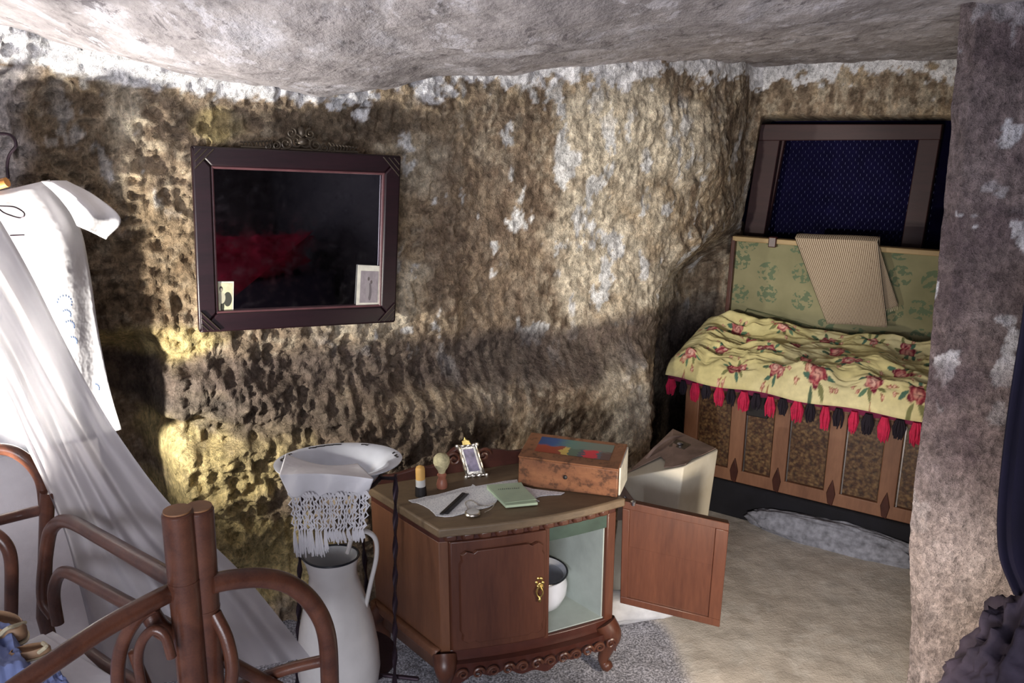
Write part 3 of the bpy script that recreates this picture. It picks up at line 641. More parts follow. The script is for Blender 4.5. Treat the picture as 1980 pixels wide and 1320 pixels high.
bowbox(.575, .94, .01, .05, ZC1-.045, ZC1, 6).build('inner_rail', simple('green_rail', (.03, .06, .045), .6), cab)
# closed door with raised, shaped panel
dr = bowbox(.05, .55, -.02, .03, ZC0+.008, ZC1-.002, 12).build('door', M['cab'], cab, bevel=.003)
def shaped(u0, u1, z0, z1, fn, dirv, th):
    cx, cz = .035, .025; pts = []
    corners = [(u0, z0, 1, 1), (u1, z0, -1, 1), (u1, z1, -1, -1), (u0, z1, 1, -1)]
    for (u, z, su, sz) in corners:
        a = [(u, z+sz*cz*1.6), (u+su*cx*.35, z+sz*cz*1.1), (u+su*cx*.2, z+sz*cz*.4), (u+su*cx*.9, z), (u+su*cx*1.9, z+sz*cz*.3), (u+su*cx*2.4, z)]
        a = a if su*sz > 0 else a[::-1]
        pts += a
    return pts
pp = shaped(.085, .52, ZC0+.035, ZC1-.03, None, None, 0)
m = MB(); NI = 14
# raised panel as bowed slab following the shaped outline
def slab(m, pts, f0, th):
    c0 = (sum(p[0] for p in pts)/len(pts), sum(p[1] for p in pts)/len(pts)); rows = []
    for k in range(6):
        s_ = (1-k/5*.999) if k else 1; rows.append([f0(c0[0]+(p[0]-c0[0])*s_, c0[1]+(p[1]-c0[1])*s_, th) for p in pts])
    rows = [[f0(p[0], p[1], 0) for p in pts]]+rows; m.grid(rows, True)
slab(m, pp, lambda u, z, h: kb(u, -.026, z)-KVn*h, .010); m.build('door_panel', M['cab'], dr, bevel=.0015)
hd = kb(.50, -.04, .335)
m = MB(); m.lathe([(0, 0), (.011, 0), (.012, .004), (.006, .006), (.0, .008)], hd, 14, Matrix.Rotation(PI/2, 3, 'X')); 
for k in range(6):
    m.ball(hd+Vector((.009*math.cos(k*PI/3), -.006, .014+.012*math.sin(k*PI/3)*1.2)), (.005, .003, .006), 8)
m.tube(cr([hd+Vector((0, -.012, .01)), hd+Vector((-.009, -.014, -.012)), hd+Vector((0, -.014, -.028)), hd+Vector((.009, -.014, -.012)), hd+Vector((0, -.012, .01))], 6), .0025, 6)
m.ball(hd+Vector((0, -.014, -.036)), (.005, .004, .009), 8); m.build('handle', M['brass'], dr)
# skirt with carving, legs
NS = 40; m = MB(); rows = []
for i in range(NS+1):
    u = i/NS; z1 = ZC0-.028; zl = z1-.045-.022*math.exp(-((u-.5)/.12)**2)-.025*(math.exp(-(u/.09)**2)+math.exp(-((1-u)/.09)**2))+.008*math.cos(u*40)
    rows.append([kb(u, -.05, zl), kb(u, -.01, zl), kb(u, .04, z1), kb(u, -.06, z1)])
m.grid(rows, True); sk = m.build('skirt', M['cab_dark'], cab)
for i in range(12):
    u = .07+i*.078; m = MB(); c_ = kb(u, -.09, ZC0-.055); sp = []
    for k in range(22):
        a_ = k*.42; r_ = .017*(1-k/26); sp.append(c_+(KU.normalized()*math.cos(a_)*(1 if i % 2 else -1)+UP*math.sin(a_))*r_-KVn*.003)
    m.tube(sp, [.0055*(1-k/30) for k in range(22)], 7); m.build('scroll_carving', M['cab'], sk)
def leg(u, v, out, foot=None):
    b_ = kb(u, v, ZC0-.01); f_ = Vector((b_.x, b_.y, 0)) if foot is None else foot; o_ = out.normalized(); H_l = b_.z
    pts = cr([b_, b_+o_*.022-UP*H_l*.22, b_+o_*.012-UP*H_l*.5, b_+o_*.0-UP*H_l*.78, b_+o_*.022-UP*(H_l-.012)], 6); n = len(pts)
    rs = [interp(i/(n-1), [0, .2, .5, .8, .9, 1], [.036, .034, .022, .015, .020, .014]) for i in range(n)]
    m = MB(); m.tube(pts, rs, 14); lg = m.build('leg', M['cab'], cab)
    m = MB(); sp = []
    for k in range(20):
        a_ = k*.42; r_ = .020*(1-k/24); sp.append(b_+o_*.034-UP*.035+(Vector((-o_.y, o_.x, 0))*math.cos(a_)+UP*math.sin(a_))*r_)
    m.tube(sp, [.007*(1-k/28) for k in range(20)], 7); m.build('leg_scroll', M['cab'], lg)
leg(.03, .03, -KV-KU*.4); leg(.96, .03, -KV+KU*.4); leg(.03, .92, KV*.3-KU*.6); leg(.96, .92, KV+KU*.4)
# bombe swelling at the lower left side
m = MB(); rows = []
for i in range(13):
    v = i/12; rows.append([kb(-.0, v*.98, ZC0+.012, 0), kb(-.025, v*.98, ZC0+.006, 0), kb(-.032, v*.98, ZC0-.008, 0), kb(-.006, v*.98, ZC0-.03, 0), kb(-.0, v*.98, ZC0-.065, 0)])
m.grid(rows); m.build('side_moulding', M['cab_side'], cab, solid=.006)
# carved back board
m = MB(); poly = []
for i in range(41):
    u = i/40; h = .575+.022*u+.045*math.exp(-((u-.58)/.16)**2)+.010*math.cos(u*24)*math.exp(-((u-.55)/.3)**2)
    poly.append(kb(u, .97, h, 0))
poly = [kb(0, .97, .55, 0)]+poly+[kb(1, .97, .55, 0)]
m.prism(poly, KVn*.018); bb = m.build('back_board', M['cab_dark'], cab, bevel=.003)
for s_ in (-1, 1):
    m = MB(); c_ = kb(.58+s_*.09, .955, .600, 0); sp = []
    for k in range(26):
        a_ = k*.36; r_ = .024*(1-k/30); sp.append(c_+(KU.normalized()*math.cos(a_)*s_+UP*math.sin(a_))*r_)
    m.tube(sp, .005, 7); m.build('scroll', M['cab'], bb)
# open door, swung wide to the right
DA, DB = at(1199, 1163, 2.125), at(1391, 1210, 2.085)
DC, DD = at(1410, 1010, 2.085), at(1204, 966, 2.125)
dn_ = (DB-DA).cross(DD-DA).normalized(); dn_ = dn_ if dn_.y < 0 else -dn_
def dd(u, v, h=0): return (DA*(1-u)+DB*u)*(1-v)+(DD*(1-u)+DC*u)*v+dn_*h
m = MB(); m.hexa([dd(0, 0), dd(1, 0), dd(1, 0, -.018), dd(0, 0, -.018), dd(0, 1), dd(1, 1), dd(1, 1, -.018), dd(0, 1, -.018)]); od = m.build('open_door', M['cab'], cab, bevel=.003)
for u0, u1, v0, v1 in ((.0, 1, .0, .07), (0, 1, .93, 1), (0, .07, .07, .93), (.88, 1, .07, .93)):
    m = MB(); m.hexa([dd(u0, v0, .007), dd(u1, v0, .007), dd(u1, v0, -.001), dd(u0, v0, -.001), dd(u0, v1, .007), dd(u1, v1, .007), dd(u1, v1, -.001), dd(u0, v1, -.001)]); m.build('frame_rail', M['cab'], od, bevel=.002)
m = MB(); m.hexa([dd(.07, .57, .002), dd(.88, .57, .002), dd(.88, .57, -.001), dd(.07, .57, -.001), dd(.07, .93, .002), dd(.88, .93, .002), dd(.88, .93, -.001), dd(.07, .93, -.001)]); m.build('inner_panel', M['cab'], od, bevel=.001)
m = MB(); m.lathe([(0, 0), (.006, .0), (.008, .012), (0, .016)], dd(.10, .985, .010), 10); m.build('catch', M['steel'], od)
# ---------------------------------------------------------------- things in and on the cabinet
TOP = lambda px, py, dz=0: onp(px, py, kb(.5, .5, .5525, 0), KU.cross(KV).normalized())+UP*dz
pt = thing('chamber_pot', kb(.73, .40, ZC0+.014), 'white enamel chamber pot with black rim inside the open cabinet', 'pot')
m = MB(); m.lathe([(0, .002), (.045, .002), (.072, .02), (.086, .05), (.088, .08), (.080, .105), (.088, .118), (.084, .120), (.076, .105), (.082, .08), (.078, .05), (.06, .022), (0, .014)], pt.location, 44); m.build('bowl', M['enamel'], pt)
m = MB(); m.tube([pt.location+Vector((.088*math.cos(a_), .088*math.sin(a_), .119)) for a_ in np.linspace(0, 2*PI, 40)], .003, 8, cap=False); m.build('rim', M['enamel_rim'], pt)
m = MB(); m.tube(cr([pt.location+Vector(p) for p in ((-.085, .02, .10), (-.11, .03, .10), (-.112, .03, .065), (-.088, .02, .045))], 6), .006, 8); m.build('handle', M['enamel'], pt)
# candle-like stick
p = TOP(814, 957); st = thing('soap_stick', p, 'amber topped shaving stick standing in a black holder', 'stick')
m = MB(); m.lathe([(0, 0), (.017, 0), (.0175, .003), (.016, .030), (.0, .031)], p, 24); m.build('holder', M['black'], st)
m = MB(); m.lathe([(.0145, .028), (.0145, .052), (0, .053)], p, 24); m.build('sleeve', M['white_pl'], st)
m = MB(); m.lathe([(.0140, .050), (.0140, .083), (.012, .090), (.006, .094), (0, .095)], p, 24); m.build('stick', M['amber'], st)
p = TOP(855, 942); br = thing('shaving_brush', p, 'shaving brush with round pale bristles standing beside the shaving stick', 'brush')
m = MB(); m.lathe([(0, 0), (.016, 0), (.017, .01), (.014, .025), (.011, .03), (.0145, .042), (.010, .048), (0, .05)], p, 24); m.build('handle', M['pinkwood'], br)
m = MB(); m.lathe([(.009, .045), (.012, .056), (.020, .068), (.025, .082), (.024, .096), (.016, .106), (0, .110)], p, 28); m.build('bristles', M['bristle'], br)
# small ornate frame
bl, brr = TOP(898, 922), TOP(942, 920); upv = (at(883, 845, 2.25)-at(898, 922, 2.25))
fx = (TOP(942, 918)-TOP(897, 923)); fr0 = TOP(920, 921); pf = thing('standing_photograph', fr0, 'tiny ornate silver photograph frame with a gilt crest', 'frame')
fxn = fx.normalized(); tilt = Vector((-.22, .16, 1)).normalized(); tilt = (tilt-fxn*tilt.dot(fxn)+fxn*(-.20)).normalized(); fnn = fxn.cross(tilt).normalized(); fnn = fnn if fnn.y < 0 else -fnn
hw, hh = .027, .098
def ff(u, v, h=0): return fr0+fxn*u+tilt*v+fnn*h+UP*.004
m = MB(); m.prism([ff(-hw, 0), ff(hw, 0), ff(hw*.95, hh), ff(-hw*.95, hh)], -fnn*.005); m.build('backing', M['silver'], pf, bevel=.001)
m = MB(); m.prism([ff(-hw*.62, .014, .001), ff(hw*.62, .014, .001), ff(hw*.60, hh-.012, .001), ff(-hw*.60, hh-.012, .001)], fnn*.001); m.build('photograph', M['photo_c'], pf, smooth=False)
m = MB()
for a_, b_ in (((-hw, 0), (hw, 0)), ((hw, 0), (hw*.95, hh)), ((hw*.95, hh), (-hw*.95, hh)), ((-hw*.95, hh), (-hw, 0))):
    n = 9
    pts = [ff(a_[0]+(b_[0]-a_[0])*k/n, a_[1]+(b_[1]-a_[1])*k/n, .003) for k in range(n+1)]; m.tube(pts, [.0045+.0015*math.sin(k*2.2) for k in range(n+1)], 8)
for u, v in ((-hw-.004, -.002), (hw+.006, -.002), (-hw-.004, hh), (hw+.003, hh), (-.01, 0), (.012, 0)): m.ball(ff(u, v, .003), (.0075, .0055, .0075), 8)
m.build('ornate_border', M['silver'], pf)
m = MB(); m.prism([ff(-.014, hh+.002), ff(.014, hh+.002), ff(.012, hh+.016), ff(.004, hh+.020), ff(0, hh+.030), ff(-.004, hh+.020), ff(-.012, hh+.016)], fnn*.007); m.build('crest', M['brass'], pf, bevel=.002)
# doily
out = [(790, 968), (803, 966), (823, 961), (846, 957), (868, 951), (893, 944), (911, 941), (914, 937), (920, 941), (948, 936), (975, 931), (1000, 928), (1003, 938), (1030, 946), (1062, 950), (1092, 953), (1085, 957), (1062, 958), (1045, 960), (1035, 964), (1043, 970), (1000, 968), (965, 962), (957, 975), (945, 981), (918, 988), (895, 994), (876, 999), (860, 1000), (843, 998), (838, 992), (829, 984), (818, 978), (806, 973), (796, 972)]
m = MB(); m.prism([TOP(x, y, .0008) for x, y in out], UP*.0018); o = m.build('lace_doily', M['lace'], smooth=False); tag(o, 'pale crocheted lace doily lying on the cabinet top', 'doily')
# comb
cb = thing('comb', TOP(880, 980, .003), 'black comb lying diagonally on the lace doily', 'comb')
c4 = [TOP(894, 956, .004), TOP(907, 958, .004), TOP(866, 998, .004), TOP(850, 997, .004)]
m = MB(); m.prism([c4[0], c4[0].lerp(c4[1], .45), c4[3].lerp(c4[2], .45), c4[3]], UP*.004); m.build('spine', M['black'], cb, bevel=.001)
m = MB()
for k in range(30):
    s_ = (k+.3)/30; a_ = c4[0].lerp(c4[3], s_); b_ = c4[1].lerp(c4[2], s_); m.tube([a_.lerp(b_, .4)+UP*.002, b_+UP*.002], .0012, 4)
o = m.build('teeth', M['black'], cb); o['kind'] = 'stuff'
# pocket watch
p = TOP(914, 996, .003); wt = thing('pocket_watch', p, 'silver pocket watch with a curling chain at the doily edge', 'watch')
m = MB(); m.lathe([(0, 0), (.020, 0), (.023, .004), (.021, .008), (.018, .009)], p, 30); m.build('case', M['silver'], wt)
m = MB(); m.lathe([(.0185, .0085), (.0, .0088)], p, 30); m.build('dial', M['white_pl'], wt)
m = MB(); q_ = cr([TOP(905, 987, .006), TOP(900, 975, .005), TOP(910, 970, .005), TOP(921, 976, .005), TOP(928, 980, .005), TOP(945, 980, .005), TOP(956, 976, .005), TOP(950, 985, .004), TOP(936, 993, .004)], 8)
for i in range(0, len(q_)-1): m.ball(q_[i], (.0017, .0017, .0012), 6)
m.build('chain', M['silver'], wt)
# green booklet
bk = thing('booklet', TOP(990, 965, .003), 'pale green booklet lying open at an angle on the doily', 'booklet')
c4 = [TOP(941, 947, .003), TOP(1006, 942, .003), TOP(1040, 978, .003), TOP(978, 984, .003)]
m = MB(); m.prism(c4, UP*.008); m.build('pages', M['book'], bk, bevel=.001)
m = MB(); m.prism([p_+UP*.009+(p_-c4[0])*0 for p_ in [TOP(940, 945, .003), TOP(1008, 940, .003), TOP(1012, 947, .003), TOP(1037, 973, .003), TOP(976, 980, .003)]], UP*.0012); cv = m.build('cover', M['book'], bk, smooth=False)
m = MB()
for i in range(11):
    x = 964+i*3.9; b0 = TOP(x, 954.5-i*.22, .0145); m.box((-.0012, -.0022, 0), (.0012, .0022+.001*(i % 3), .0004), lambda a, b, c_: b0+Vector((a, b, c_)))
m.build('title_letters', M['ink'], cv, smooth=False)
# wooden picture-lid box
wb = thing('wooden_box', TOP(1100, 940), 'wooden box with a painted picture on its sloping lid', 'box')
b0, b1 = TOP(1001, 938), TOP(1193, 962); tt = [at(1003, 884, b0.y), at(1195, 910, b1.y), at(1212, 862, b1.y+.125), at(1026, 849, b0.y+.125)]
tt[3] = tt[0]+tt[2]-tt[1]
flat = lambda p: Vector((p.x, p.y, 0))+UP*(b0.z+(b1.z-b0.z)*max(0, min(1, (p.x-b0.x)/(b1.x-b0.x))))
b2, b3 = flat(tt[2]), flat(tt[3])
m = MB(); m.hexa([b0, b1, b2, b3]+tt); m.build('body', M['box_wood'], wb, bevel=.003)
ln = (tt[1]-tt[0]).cross(tt[3]-tt[0]).normalized(); ln = ln if ln.z > 0 else -ln
def lt(u, v, h=0): return (tt[0]*(1-u)+tt[1]*u)*(1-v)+(tt[3]*(1-u)+tt[2]*u)*v+ln*h
m = MB(); m.hexa([lt(-.005, -.01, .0), lt(1.005, -.01, 0), lt(1.005, 1.01, 0), lt(-.005, 1.01, 0), lt(-.005, -.01, .006), lt(1.005, -.01, .006), lt(1.005, 1.01, .006), lt(-.005, 1.01, .006)]); ldp = m.build('lid', M['box_wood'], wb, bevel=.0015)
m = MB(); m.grid([[lt(.13+.76*i/10, .26+.62*j/6, .0068) for i in range(11)] for j in range(7)]); o = m.build('picture', M['picture'], ldp); uvl = o.data.uv_layers.new(name='UVMap')
for lp in o.data.loops: vi = lp.vertex_index; uvl.data[lp.index].uv = ((vi % 11)/10, (vi//11)/6)
m = MB(); m.ball((b0*.52+b1*.48)+UP*.045-KVn*.003, (.007, .004, .007), 8); m.build('catch', M['black'], wb)
m = MB(); m.hexa([b1.lerp(b2, .1)+KU*.003, b1.lerp(b2, .95)+KU*.003, b1.lerp(b2, .95)+KU*.012, b1.lerp(b2, .1)+KU*.012, tt[1].lerp(tt[2], .1)+KU*.003, tt[1].lerp(tt[2], .95)+KU*.003, tt[1].lerp(tt[2], .95)+KU*.012, tt[1].lerp(tt[2], .1)+KU*.012]); m.build('paper_end', M['paper_white'], wb, smooth=False)
# ---------------------------------------------------------------- whitewashed block behind the cabinet foot
def rock_block(name, c, r, lab, cat, mat, seed=0, sq_=.45, nz_=.18, rot=0, crease=0):
    m = MB(); n1, n2 = 110, 60; P = []
    for j in range(n2+1):
        ph = -PI/2+PI*j/n2
        for i in range(n1):
            th = 2*PI*i/n1; f = lambda x: math.copysign(abs(x)**sq_, x)
            P.append((f(math.cos(ph))*f(math.cos(th)), f(math.cos(ph))*f(math.sin(th)), f(math.sin(ph))))
    P = np.array(P); d_ = 1+(fbm(P+seed, 2.2, 4, seed)-.5)*nz_*2+(fbm(P*1.0+seed, 3.1, 3, seed+5, .55, True)-.6)*crease; P = P*d_[:, None]*np.array(r); cr_, sr_ = math.cos(rot), math.sin(rot)
    P = np.c_[P[:, 0]*cr_-P[:, 1]*sr_, P[:, 0]*sr_+P[:, 1]*cr_, P[:, 2]]+np.array(c)
    m.grid([[P[j*n1+i] for i in range(n1)] for j in range(n2+1)], True); o = m.build(name, mat, angle=180); tag(o, lab, cat); return o
rock_block('plaster_block', (.40, 2.46, .045), (.17, .13, .055), 'whitewashed stone block on the floor under the open door', 'block', M['plaster_block'], 2, .5, .12, .2)
rock_block('plaster_mound', (.0, 2.50, .05), (.22, .10, .06), 'low white plaster mound at the wall behind the cabinet', 'mound', M['plaster_block'], 5, .6, .2, .3)
rock_block('ash_mound', ch(.66, -.045, .03), (.34, .05, .07), 'grey dusty rubble heaped along the front of the low platform', 'rubble', simple('ash', (.24, .25, .29), .95, var=.4, sc=40, bump=.6), 7, .9, .25, math.atan2(CA.y, CA.x))
# ---------------------------------------------------------------- mirror
c_tl, c_tr, c_bl, c_br = at(368, 281, 2.385), at(772, 301, 2.665), at(384, 641, 2.355), at(761, 621, 2.635)
mn = (c_tr-c_tl).cross(c_bl-c_tl).normalized(); mn = mn if mn.y < 0 else -mn
mir = thing('wall_mirror', (c_bl+c_br)/2, 'dark wooden framed rectangular mirror hung on the rock wall', 'mirror')
def mp(u, v, h=0): return (c_bl*(1-u)+c_br*u)*(1-v)+(c_tl*(1-u)+c_tr*u)*v+mn*h
def mbar(pts, h0, h1, name, mat, par, bevel=.004):
    m = MB(); a_ = [mp(u, v, h0) for u, v in pts]; m.hexa(a_+[mp(u, v, h1) for u, v in pts]); return m.build(name, mat, par, bevel=bevel)
fu, fv = .085, .105
for pts in ([(0, 0), (1, 0), (1-fu, fv), (fu, fv)], [(0, 1), (fu, 1-fv), (1-fu, 1-fv), (1, 1)], [(0, 0), (fu, fv), (fu, 1-fv), (0, 1)], [(1, 0), (1, 1), (1-fu, 1-fv), (1-fu, fv)]):
    mbar(pts, -.015, .022, 'frame_rail', M['mirror_frame'], mir, .006)
mbar([(fu-.01, fv-.01), (1-fu+.01, fv-.01), (1-fu+.01, 1-fv+.01), (fu-.01, 1-fv+.01)], -.012, .002, 'glass', M['glass'], mir, 0)
for a_, b_ in (((fu, fv), (1-fu, fv)), ((1-fu, fv), (1-fu, 1-fv)), ((1-fu, 1-fv), (fu, 1-fv)), ((fu, 1-fv), (fu, fv))):
    m = MB(); m.tube([mp(a_[0], a_[1], .012), mp(b_[0], b_[1], .012)], .006, 8); m.build('inner_bead', simple('bead', (.11, .045, .05), .35), mir)
for su, sv in ((0, 0), (1, 0), (0, 1), (1, 1)):
    q_ = lambda a, b: (a if su == 0 else 1-a, b if sv == 0 else 1-b)
    m = MB(); m.prism([mp(*q_(.01, .012), .022), mp(*q_(.10, .012), .022), mp(*q_(.01, .125), .022)], mn*.006); cc = m.build('corner_ornament', M['mirror_frame'], mir, bevel=.002)
    m = MB()
    for k in range(3): s_ = .35+.3*k; m.tube([mp(*q_(.01+.09*s_, .014), .029), mp(*q_(.012, .012+.11*s_), .029)], .0018, 6)
    m.build('incised_line', M['crest'], cc)
m = MB()
def spiral(c_, s_, r0, n=30, tr=.004, turn=.34):
    pts = []
    ux = (c_tr-c_tl).normalized(); uy = (c_tl-c_bl).normalized()
    for k in range(n):
        a_ = k*turn+(PI/2); r_ = r0*(1-k/(n+4)); pts.append(c_+(ux*math.cos(a_)*s_+uy*math.sin(a_))*r_+mn*.004)
    m.tube(pts, [tr*(1-.5*k/n) for k in range(n)], 7)
for s_ in (-1, 1):
    for k, (du, dv, r_) in enumerate([(.025, .05, .022), (.07, .035, .02), (.045, .095, .016), (.115, .022, .014), (.155, .015, .010)]): spiral(mp(.5+s_*du, 1+dv, 0), s_, r_)
    for k in range(9): p_ = mp(.5+s_*(.13+.016*k), 1.012, .0); m.tube(cr([p_, p_+UP*(.022-.0015*k)+Vector((s_*.006, 0, 0)), p_+UP*.012+Vector((s_*.014, 0, 0))], 4), .0028, 6)
m.tube([mp(.22, 1.004, .0), mp(.78, 1.004, .0)], .006, 8); m.ball(mp(.5, 1.10, 0), (.014, .008, .018)); m.ball(mp(.5, 1.05, 0), (.02, .01, .014))
m.build('crest', M['crest'], mir)
def photo(px4, mat, lab, border):
    pn = [onp(x, y, mp(.5, .5, .0075), mn) for x, y in px4]    # tl tr br bl
    r = thing('photo_print', pn[3], lab, 'photograph')
    m = MB(); m.prism([p_ for p_ in pn], mn*.0015); m.build('card', M['paper_white'], r, smooth=False)
    b = border; f_ = lambda u, v: (pn[3]*(1-u)+pn[2]*u)*(1-v)+(pn[0]*(1-u)+pn[1]*u)*v+mn*.002
    m = MB(); m.grid([[f_(b+(1-2*b)*i, b+(1-2*b)*j) for i in (0, 1)] for j in (0, 1)]); o = m.build('image', mat, r, smooth=False); uvl = o.data.uv_layers.new(name='UVMap')
    for lp in o.data.loops: vi = lp.vertex_index; uvl.data[lp.index].uv = (vi % 2, vi//2)
photo([(408, 544), (452, 544), (451, 606), (410, 607)], M['photo_a'], 'small yellowed snapshot tucked in the mirror frame at lower left', .05)
photo([(692, 512), (738, 514), (735, 595), (688, 596)], M['photo_b'], 'larger white bordered photograph tucked in the mirror frame at lower right', .13)
# ---------------------------------------------------------------- washstand: iron stand, basin, towel, pitcher
BC = Vector((-.452, 1.93, 0)); BR_ = .163; BZ = .765
ws = thing('iron_stand', (BC.x, BC.y, 0), 'twisted wrought iron washstand under the white enamel basin', 'stand')
m = MB(); m.tube([BC+Vector((.105*math.cos(a_), .105*math.sin(a_), BZ-.045)) for a_ in np.linspace(0, 2*PI, 40)], .006, 8, cap=False); m.build('ring', M['iron'], ws)
def rod(p0, p1, n=60):
    m = MB(); pts = [Vector(p0).lerp(Vector(p1), k/n) for k in range(n+1)]; m.tube(pts, .0075, 8, twist=.42, sq=.5); return m.build('leg', M['iron'], ws)
rod(at(765, 918, 1.86), at(763, 1345, 1.83)); rod(at(581, 1040, 1.90), at(574, 1345, 1.87)); rod(BC+Vector((.02, .13, BZ-.05)), BC+Vector((.03, .16, 0)))
a0 = at(765, 925, 1.86); m = MB(); m.tube([a0, BC+Vector((.105, 0, BZ-.045))], .005, 8); m.build('bracket', M['iron'], ws); m = MB(); a1 = at(581, 1045, 1.9); m.tube([a1, BC+Vector((-.10, .0, BZ-.045))], .005, 8); m.build('bracket', M['iron'], ws)
m = MB(); m.lathe([(.10, .17), (.13, .172), (.13, .178), (0, .178)], BC, 36); m.tube([BC+Vector((.20, -.09, .175)), BC+Vector((-.16, -.03, .175))], .006, 8); m.build('shelf', M['iron'], ws)
tiltM = Matrix.Rotation(math.radians(-6), 3, 'X')
bs = thing('wash_basin', BC+UP*(BZ-.06), 'white enamel wash basin with chipped dark rim on the iron stand', 'basin')
m = MB(); m.lathe([(0, -.072), (.060, -.070), (.082, -.062), (.108, -.030), (.128, -.006), (.150, .000), (.163, .002), (.164, .005), (.150, .005), (.126, -.001), (.104, -.026), (.080, -.056), (0, -.066)], BC+UP*BZ, 64, tiltM); m.build('bowl', M['enamel'], bs)
for a0_, a1_ in ((1.75, 2.35), (2.75, 3.2), (1.2, 1.35), (.15, .35), (.42, .5)):
    m = MB(); m.tube([BC+UP*BZ+tiltM @ Vector((.150*math.cos(a_)+.003*math.sin(a_*40), .150*math.sin(a_), .0045)) for a_ in np.linspace(a0_, a1_, 12)], .0035, 6, sq=.5); m.build('enamel_chip', M['enamel_rim'], bs)
# towel with knotted fringe
tw = thing('fringed_towel', BC+Vector((-.02, -.12, BZ)), 'white towel with knotted crochet fringe draped over the basin rim', 'towel')
m = MB(); nx, ny = 60, 40; rows = []
for j in range(ny):
    v = j/(ny-1); row = []
    for i in range(nx):
        u = i/(nx-1)
        tp_x = 545+170*u; 
        if v < .3:
            s_ = v/.3; px = (552+(692-552)*u)*(1-s_)+(540+(722-540)*u)*s_; py = (878+12*math.sin(u*3.1)+18*u)*(1-s_)+(918-6*math.sin(u*PI)+8*u)*s_; y_ = BC.y-.10*1+(-.10)*s_+.05*(1-s_)
        else:
            s_ = (v-.3)/.7; px = (540+(722-540)*u)*(1-s_)+(560+(712-560)*u)*s_; py = (918-6*math.sin(u*PI)+8*u)*(1-s_)+(958-6*u+3*math.sin(u*22))*s_; y_ = BC.y-.20+.015*s_
        y_ += .008*math.sin(u*17+v*3)*v
        row.append(at(px, py, y_))
    rows.append(row)
m.grid(rows); m.build('cloth', M['white_cloth'], tw, solid=.003)
m = MB(); nC, nR = 26, 8; jit = {}
def fp_(c_, r_):
    jx, jy = jit.setdefault((c_, r_), ((random.random()-.5)*5.0, (random.random()-.5)*5.0))
    u = c_/(nC-1); v = r_/nR; px = (560+(712-560)*u)*(1-v)+(570+(706-570)*u)*v+ (3.2 if int(r_) % 2 else -3.2); py = 955-5*u+(1028-955)*v*1.0; return at(px+jx, py+jy, BC.y-.187+.006*math.sin(u*17))
for r_ in range(nR):
    for c_ in range(nC):
        p = fp_(c_, r_); 
        m.tube([p, fp_(c_, r_+1)], .0015 if r_ else .003, 5)
        c2 = c_+(1 if r_ % 2 else -1)
        if 0 <= c2 < nC: m.tube([p, fp_(c2, r_+1)], .0017, 5)
        m.ball(p, .0026, 5)
o = m.build('knotted_lace', M['white_cloth'], tw)
m = MB()
for c_ in range(nC):
    for k in range(5):
        p = fp_(c_, nR); L = .03+.02*random.random()+(.022 if c_ < 12 else -.012); dx = (random.random()-.5)*.012
        m.tube([p, p+Vector((dx*.5, 0, -L*.5)), p+Vector((dx, .003, -L))], [.0022, .0026, .0012], 5)
m.build('fringe', M['white_cloth'], tw)
# pitcher
PC = Vector((-.452, 1.80, .181)); PH = .40
pc = thing('pitcher', PC, 'tall white enamel pitcher with dark rim standing under the basin', 'pitcher')
prof = [(0, .0), (.085, 0), (.098, .01), (.106, .06), (.104, .12), (.094, .19), (.078, .26), (.064, .31), (.058, .335), (.060, .36), (.066, .385)]
def pshape(r, z, th):
    k = max(0, (z-.32)/.065); sp = 1+.22*k*max(0, -math.cos(th))**3; return Vector((r*sp*math.cos(th), r*math.sin(th), z-.006*k*math.sin(th)+.012*k*max(0, -math.cos(th))**4))
m = MB(); sg = 56; m.grid([[PC+pshape(r, z, 2*PI*i/sg) for i in range(sg)] for r, z in prof], True)
m.build('body', M['pitcher'], pc)
m = MB(); m.grid([[PC+pshape(r-.004, z, 2*PI*i/sg) for i in range(sg)] for r, z in prof[::-1][:9]], True); m.build('inside', M['enamel_in'], pc)
m = MB(); m.tube([PC+pshape(.066, .386, a_) for a_ in np.linspace(0, 2*PI, 60)], .0028, 8, cap=False); m.build('rim', M['enamel_rim'], pc)
hp = [at(672, 1068, 1.80), at(682, 1038, 1.80), at(703, 1026, 1.80), at(725, 1040, 1.80), at(728, 1075, 1.80), at(716, 1130, 1.80), at(704, 1185, 1.80), at(694, 1215, 1.80)]
m = MB(); m.tube(cr(hp, 8), .0085, 12, sq=.7); m.build('handle', M['pitcher'], pc)
# ---------------------------------------------------------------- rattan bed
bed = thing('rattan_bed', (-.9, 1.2, 0), 'reddish brown bent rattan bed with curled footboard poles', 'bed')
def pole(name, pts, r, n=10, seg=16, par=None, mat='rattan'):
    m = MB(); q_ = cr(pts, n); m.tube(q_, r, seg); return m.build(name, M[mat], par or bed)
PA, PB = at(341, 985, 1.15), at(382, 978, 1.17)
def floorp(p, px, py): 
    q_ = at(px, py, p.y); d_ = q_-p; return p+d_*(p.z/(-d_.z))
for (x0, y0, x1, y1, yy, r_) in ((343, 988, 374, 1320, 1.15, .0245), (384, 981, 406, 1320, 1.175, .0235)):
    p = at(x0, y0, yy); f_ = floorp(p, x1, y1); m = MB(); n = 16
    m.tube([p.lerp(f_, k/n) for k in range(n+1)], r_, 22); po = m.build('post', M['rattan'], bed, bevel=.004)
    m = MB(); ax = (p-f_).normalized(); m.tube([p+ax*.0003, p+ax*.003], r_*.88, 22); m.build('cut_end', M['rattan_end'], po)
    for k in range(3):
        m = MB(); c_ = p.lerp(f_, .12+.3*k+(.06 if x0 > 350 else 0)); m.tube([c_-ax*.002, c_+ax*.002], r_*1.03, 22); m.build('node', M['rattan'], po)
